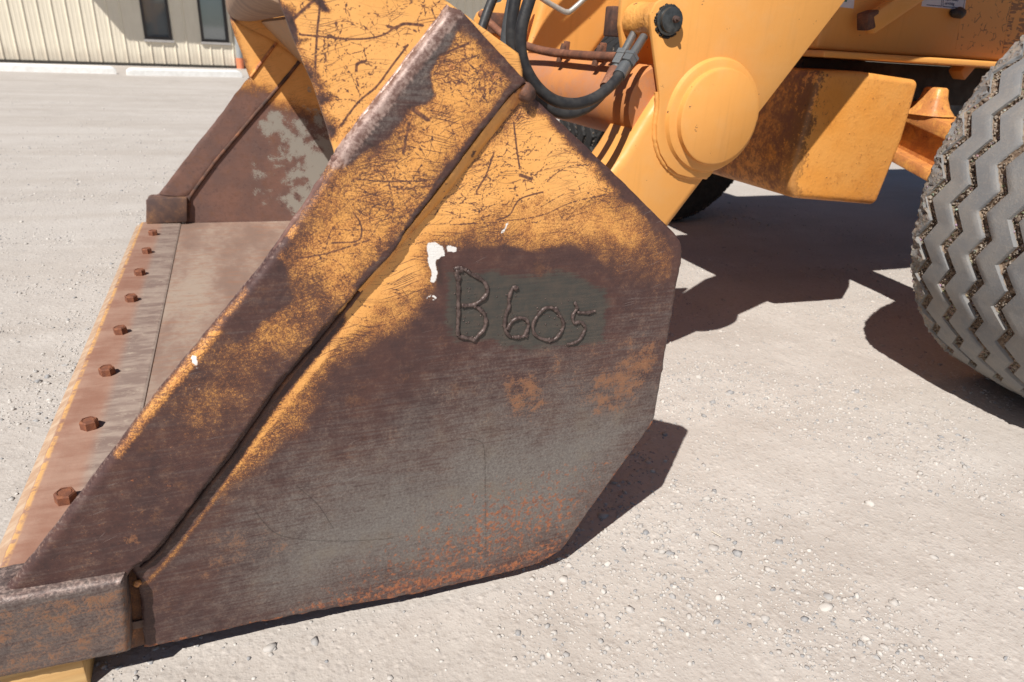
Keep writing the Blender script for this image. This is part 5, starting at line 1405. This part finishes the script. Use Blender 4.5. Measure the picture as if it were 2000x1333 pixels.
def tyre_mesh():
    R, HW = 0.600, 0.225
    n_zig = 32
    per = 14
    N = n_zig * per
    gw, gd = 0.0138, 0.0160
    cents = [-0.176, -0.088, 0.0, 0.088, 0.176]
    cols = []                               # (v, radius, groove, shoulder, zig weight)
    def crown(v):
        return R - 0.016 * (v / HW) ** 2
    sw = [(-0.180, 0.350), (-0.208, 0.370), (-0.235, 0.43), (-0.243, 0.49), (-0.240, 0.535), (-0.233, 0.562)]
    for v, r in sw:
        cols.append((v, r, 0.0, 1.0, 0.0))
    cols.append((-0.2275, 0.578, 0.0, 1.0, 0.2))
    v0 = -0.222
    for c in cents:
        for v in np.linspace(v0, c - gw - 0.002, 4):
            cols.append((v, crown(v), 0.0, 0.6 if v < -0.19 else 0.0, 1.0))
        cols.append((c - gw + 0.0005, crown(c) - 0.002, 0.1, 0.0, 1.0))
        for t in np.linspace(-0.75, 0.75, 6):
            cols.append((c + gw * t, crown(c) - gd, 1.0, 0.0, 1.0))
        cols.append((c + gw - 0.0005, crown(c) - 0.002, 0.1, 0.0, 1.0))
        v0 = c + gw + 0.002
    for v in np.linspace(v0, 0.222, 4):
        cols.append((v, crown(v), 0.0, 0.6 if v > 0.19 else 0.0, 1.0))
    cols.append((0.2275, 0.578, 0.0, 1.0, 0.2))
    for v, r in sw[::-1]:
        cols.append((-v, r, 0.0, 1.0, 0.0))
    M = len(cols)
    th = np.arange(N) / N * 2 * np.pi
    ph = (np.arange(N) % per) / per
    tri = np.where(ph < 0.5, 4 * ph - 1, 3 - 4 * ph) * 0.0185
    r2 = np.random.default_rng(3)
    V = np.zeros((N, M, 3)); A = np.zeros((N, M, 4))
    for j, (v, r, g, s_, z) in enumerate(cols):
        zz = z * (0.15 if abs(v) > 0.205 else 1.0)
        rr = np.full(N, r)
        if g > 0.5:
            fill = np.clip(np.sin(th * 5.3 + v * 40) * 0.5 + np.sin(th * 13.1 + v * 11) * 0.4, -0.2, 1) * 0.0075
            rr += fill + r2.normal(size=N) * 0.0022
        if s_ > 0.4 and r > 0.5:
            rr += r2.normal(size=N) * 0.0030
        V[:, j, 0] = rr * np.cos(th)
        V[:, j, 1] = v + tri * zz
        V[:, j, 2] = rr * np.sin(th)
        A[:, j, 0] = g; A[:, j, 1] = s_
    i = np.arange(N); ii = (i + 1) % N
    F = []
    for j in range(M - 1):
        F.append(np.stack([i * M + j, i * M + j + 1, ii * M + j + 1, ii * M + j], -1))
    F = np.vstack(F)
    me = mesh_from("tyre", V.reshape(-1, 3), F, True)
    me.set_sharp_from_angle(angle=math.radians(48))
    ca = me.color_attributes.new("tread", 'FLOAT_COLOR', 'POINT')
    ca.data.foreach_set("color", A.astype(np.float32).ravel())
    # pebbles and crumbs of mud caught in the grooves
    PV, PF, off = [], [], 0
    bv, bf = ico(1)
    for k in range(7500):
        c = cents[r2.integers(0, 5)] + r2.uniform(-0.7, 0.7) * gw
        if r2.random() < 0.28:
            c = r2.choice([-1, 1]) * r2.uniform(0.212, 0.236)
        a = r2.uniform(0, 2 * np.pi)
        p_ = (a / (2 * np.pi) * N % per) / per
        y = c + (4 * p_ - 1 if p_ < 0.5 else 3 - 4 * p_) * 0.0185 * (0.35 if abs(c) > 0.205 else 1)
        s_ = min(0.0075, r2.lognormal(-6.05, 0.40))
        rr = (crown(c) - gd + r2.uniform(0.0, 0.008)) if abs(c) < 0.205 else (0.575 - 0.6 * (abs(c) - 0.22))
        L = bv * (1 + 0.2 * r2.normal(size=(len(bv), 1))) * s_
        PV.append(L + np.array([rr * math.cos(a), y, rr * math.sin(a)])); PF.append(bf + off); off += len(bv)
    pm = mesh_from("tread_grit", np.vstack(PV), np.vstack(PF), True)
    return me, pm
TYRE, GRIT = tyre_mesh()
M_GRIT = plain("tread_grit", (0.29, 0.25, 0.208), 0.95, 0.0, 0.45, 45, 0.001, (0.12, 0.085, 0.062))
def front_wheel(x, y, steer, flip):
    rim = lathe("wheel", [(0.0, -0.02), (0.09, -0.02), (0.10, -0.06), (0.14, -0.06), (0.17, 0.0), (0.30, 0.02), (0.335, -0.11), (0.352, -0.15), (0.358, -0.15), (0.352, 0.15), (0.335, 0.12), (0.31, 0.06), (0.0, 0.06)], (0, 0, 0), M_OR, LOADER, 'Y', 48)
    rim.location = Vector((x, y, 0.5975)) - Vector(L_LOC)
    rim.rotation_euler = (0, rng.uniform(0, 6), steer + (math.pi if flip else 0))
    t = link_mesh("tyre", TYRE, M_TYRE, rim)
    g_ = link_mesh("tread_grit", GRIT, M_GRIT, rim)
    g_["kind"] = "stuff"
    return rim
w1 = front_wheel(2.342, 0.178, -0.10, False)
w1["label"] = "near front wheel with a zigzag ribbed tyre full of mud"
w2 = front_wheel(2.33, 2.66, 0.06, True)
w2.scale = (0.94, 0.94, 0.94)
w2.location.z = 0.562
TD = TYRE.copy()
TD.materials.clear(); TD.materials.append(plain("shade_black_rubber", (0.022, 0.021, 0.021), 0.75, 0.0, 0.4, 30, 0.003))  # far tyre's shade put into its colour: a darker copy of the tyre
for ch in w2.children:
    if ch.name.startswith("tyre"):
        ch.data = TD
w2["label"] = "far front wheel behind the bumper"
M_TYRE_R = plain("rear_tyre_rubber", (0.12, 0.12, 0.12), 0.8)
for y in (0.30, 2.20):
    o = lathe("rear_wheel", [(0.0, -0.1), (0.3, -0.1), (0.36, -0.2), (0.38, 0.2), (0.0, 0.1)], (5.05, y, 0.76), M_OR, LOADER, 'Y', 40)
    lathe("tyre", [(0.38, -0.20), (0.60, -0.245), (0.70, -0.23), (0.755, -0.15), (0.762, 0.0), (0.755, 0.15), (0.70, 0.23), (0.60, 0.245), (0.38, 0.20)], (5.05, y, 0.76), M_TYRE_R, o, 'Y', 64)

# ------------------------------------------------------------------ wood block under the cutting edge, a dry stalk
m = NT("pine_block_wood")
gw = m.noise(1, 5, 0.6, m.mapping(scale=(3.5, 46, 46)))
rg = m.node("ShaderNodeTexWave", wave_type='RINGS', rings_direction='X')
m.put(rg.inputs["Vector"], m.mapping(scale=(0.25, 30, 30)))
rg.inputs["Scale"].default_value = 1.2; rg.inputs["Distortion"].default_value = 2.0
c = m.mix(m.step(gw, 0.38, 0.62), (0.74, 0.48, 0.21), (0.64, 0.38, 0.15))
c = m.mix(m.math('MULTIPLY', rg.outputs["Fac"], 0.25), c, (0.44, 0.24, 0.09))
m.bsdf(c, 0.7, 0.0, m.bump(gw, 0.0012, 0.6), 0.3)
bm = bmesh.new()
bm_prism(bm, [(-0.30, 0.0), (0.30, 0.0), (0.30, 0.074), (-0.30, 0.074)], -0.045, 0.045, 0.003, 2)
wood = link_mesh("wood_block", bm_mesh("wood_block", bm, 35), m.m)
wood.location = (-0.588, 0.032, 0.001)
wood.rotation_euler = (0, 0, math.radians(1.0))
tag(wood, "yellowish sawn wood block propping up the near corner of the bucket's cutting edge", "wood block")
tw = tube("straw", [(0, 0, 0), (0.012, -0.001, 0.001), (0.024, 0.001, 0.0)], 0.0011, plain("dry_straw", (0.62, 0.56, 0.46), 0.8), None, 6)
tw.location = (0.862, 0.010, 0.0035)
tw.rotation_euler = (0, 0, math.radians(-68))
tag(tw, "short pale straw lying on the gravel right of the bucket", "straw")
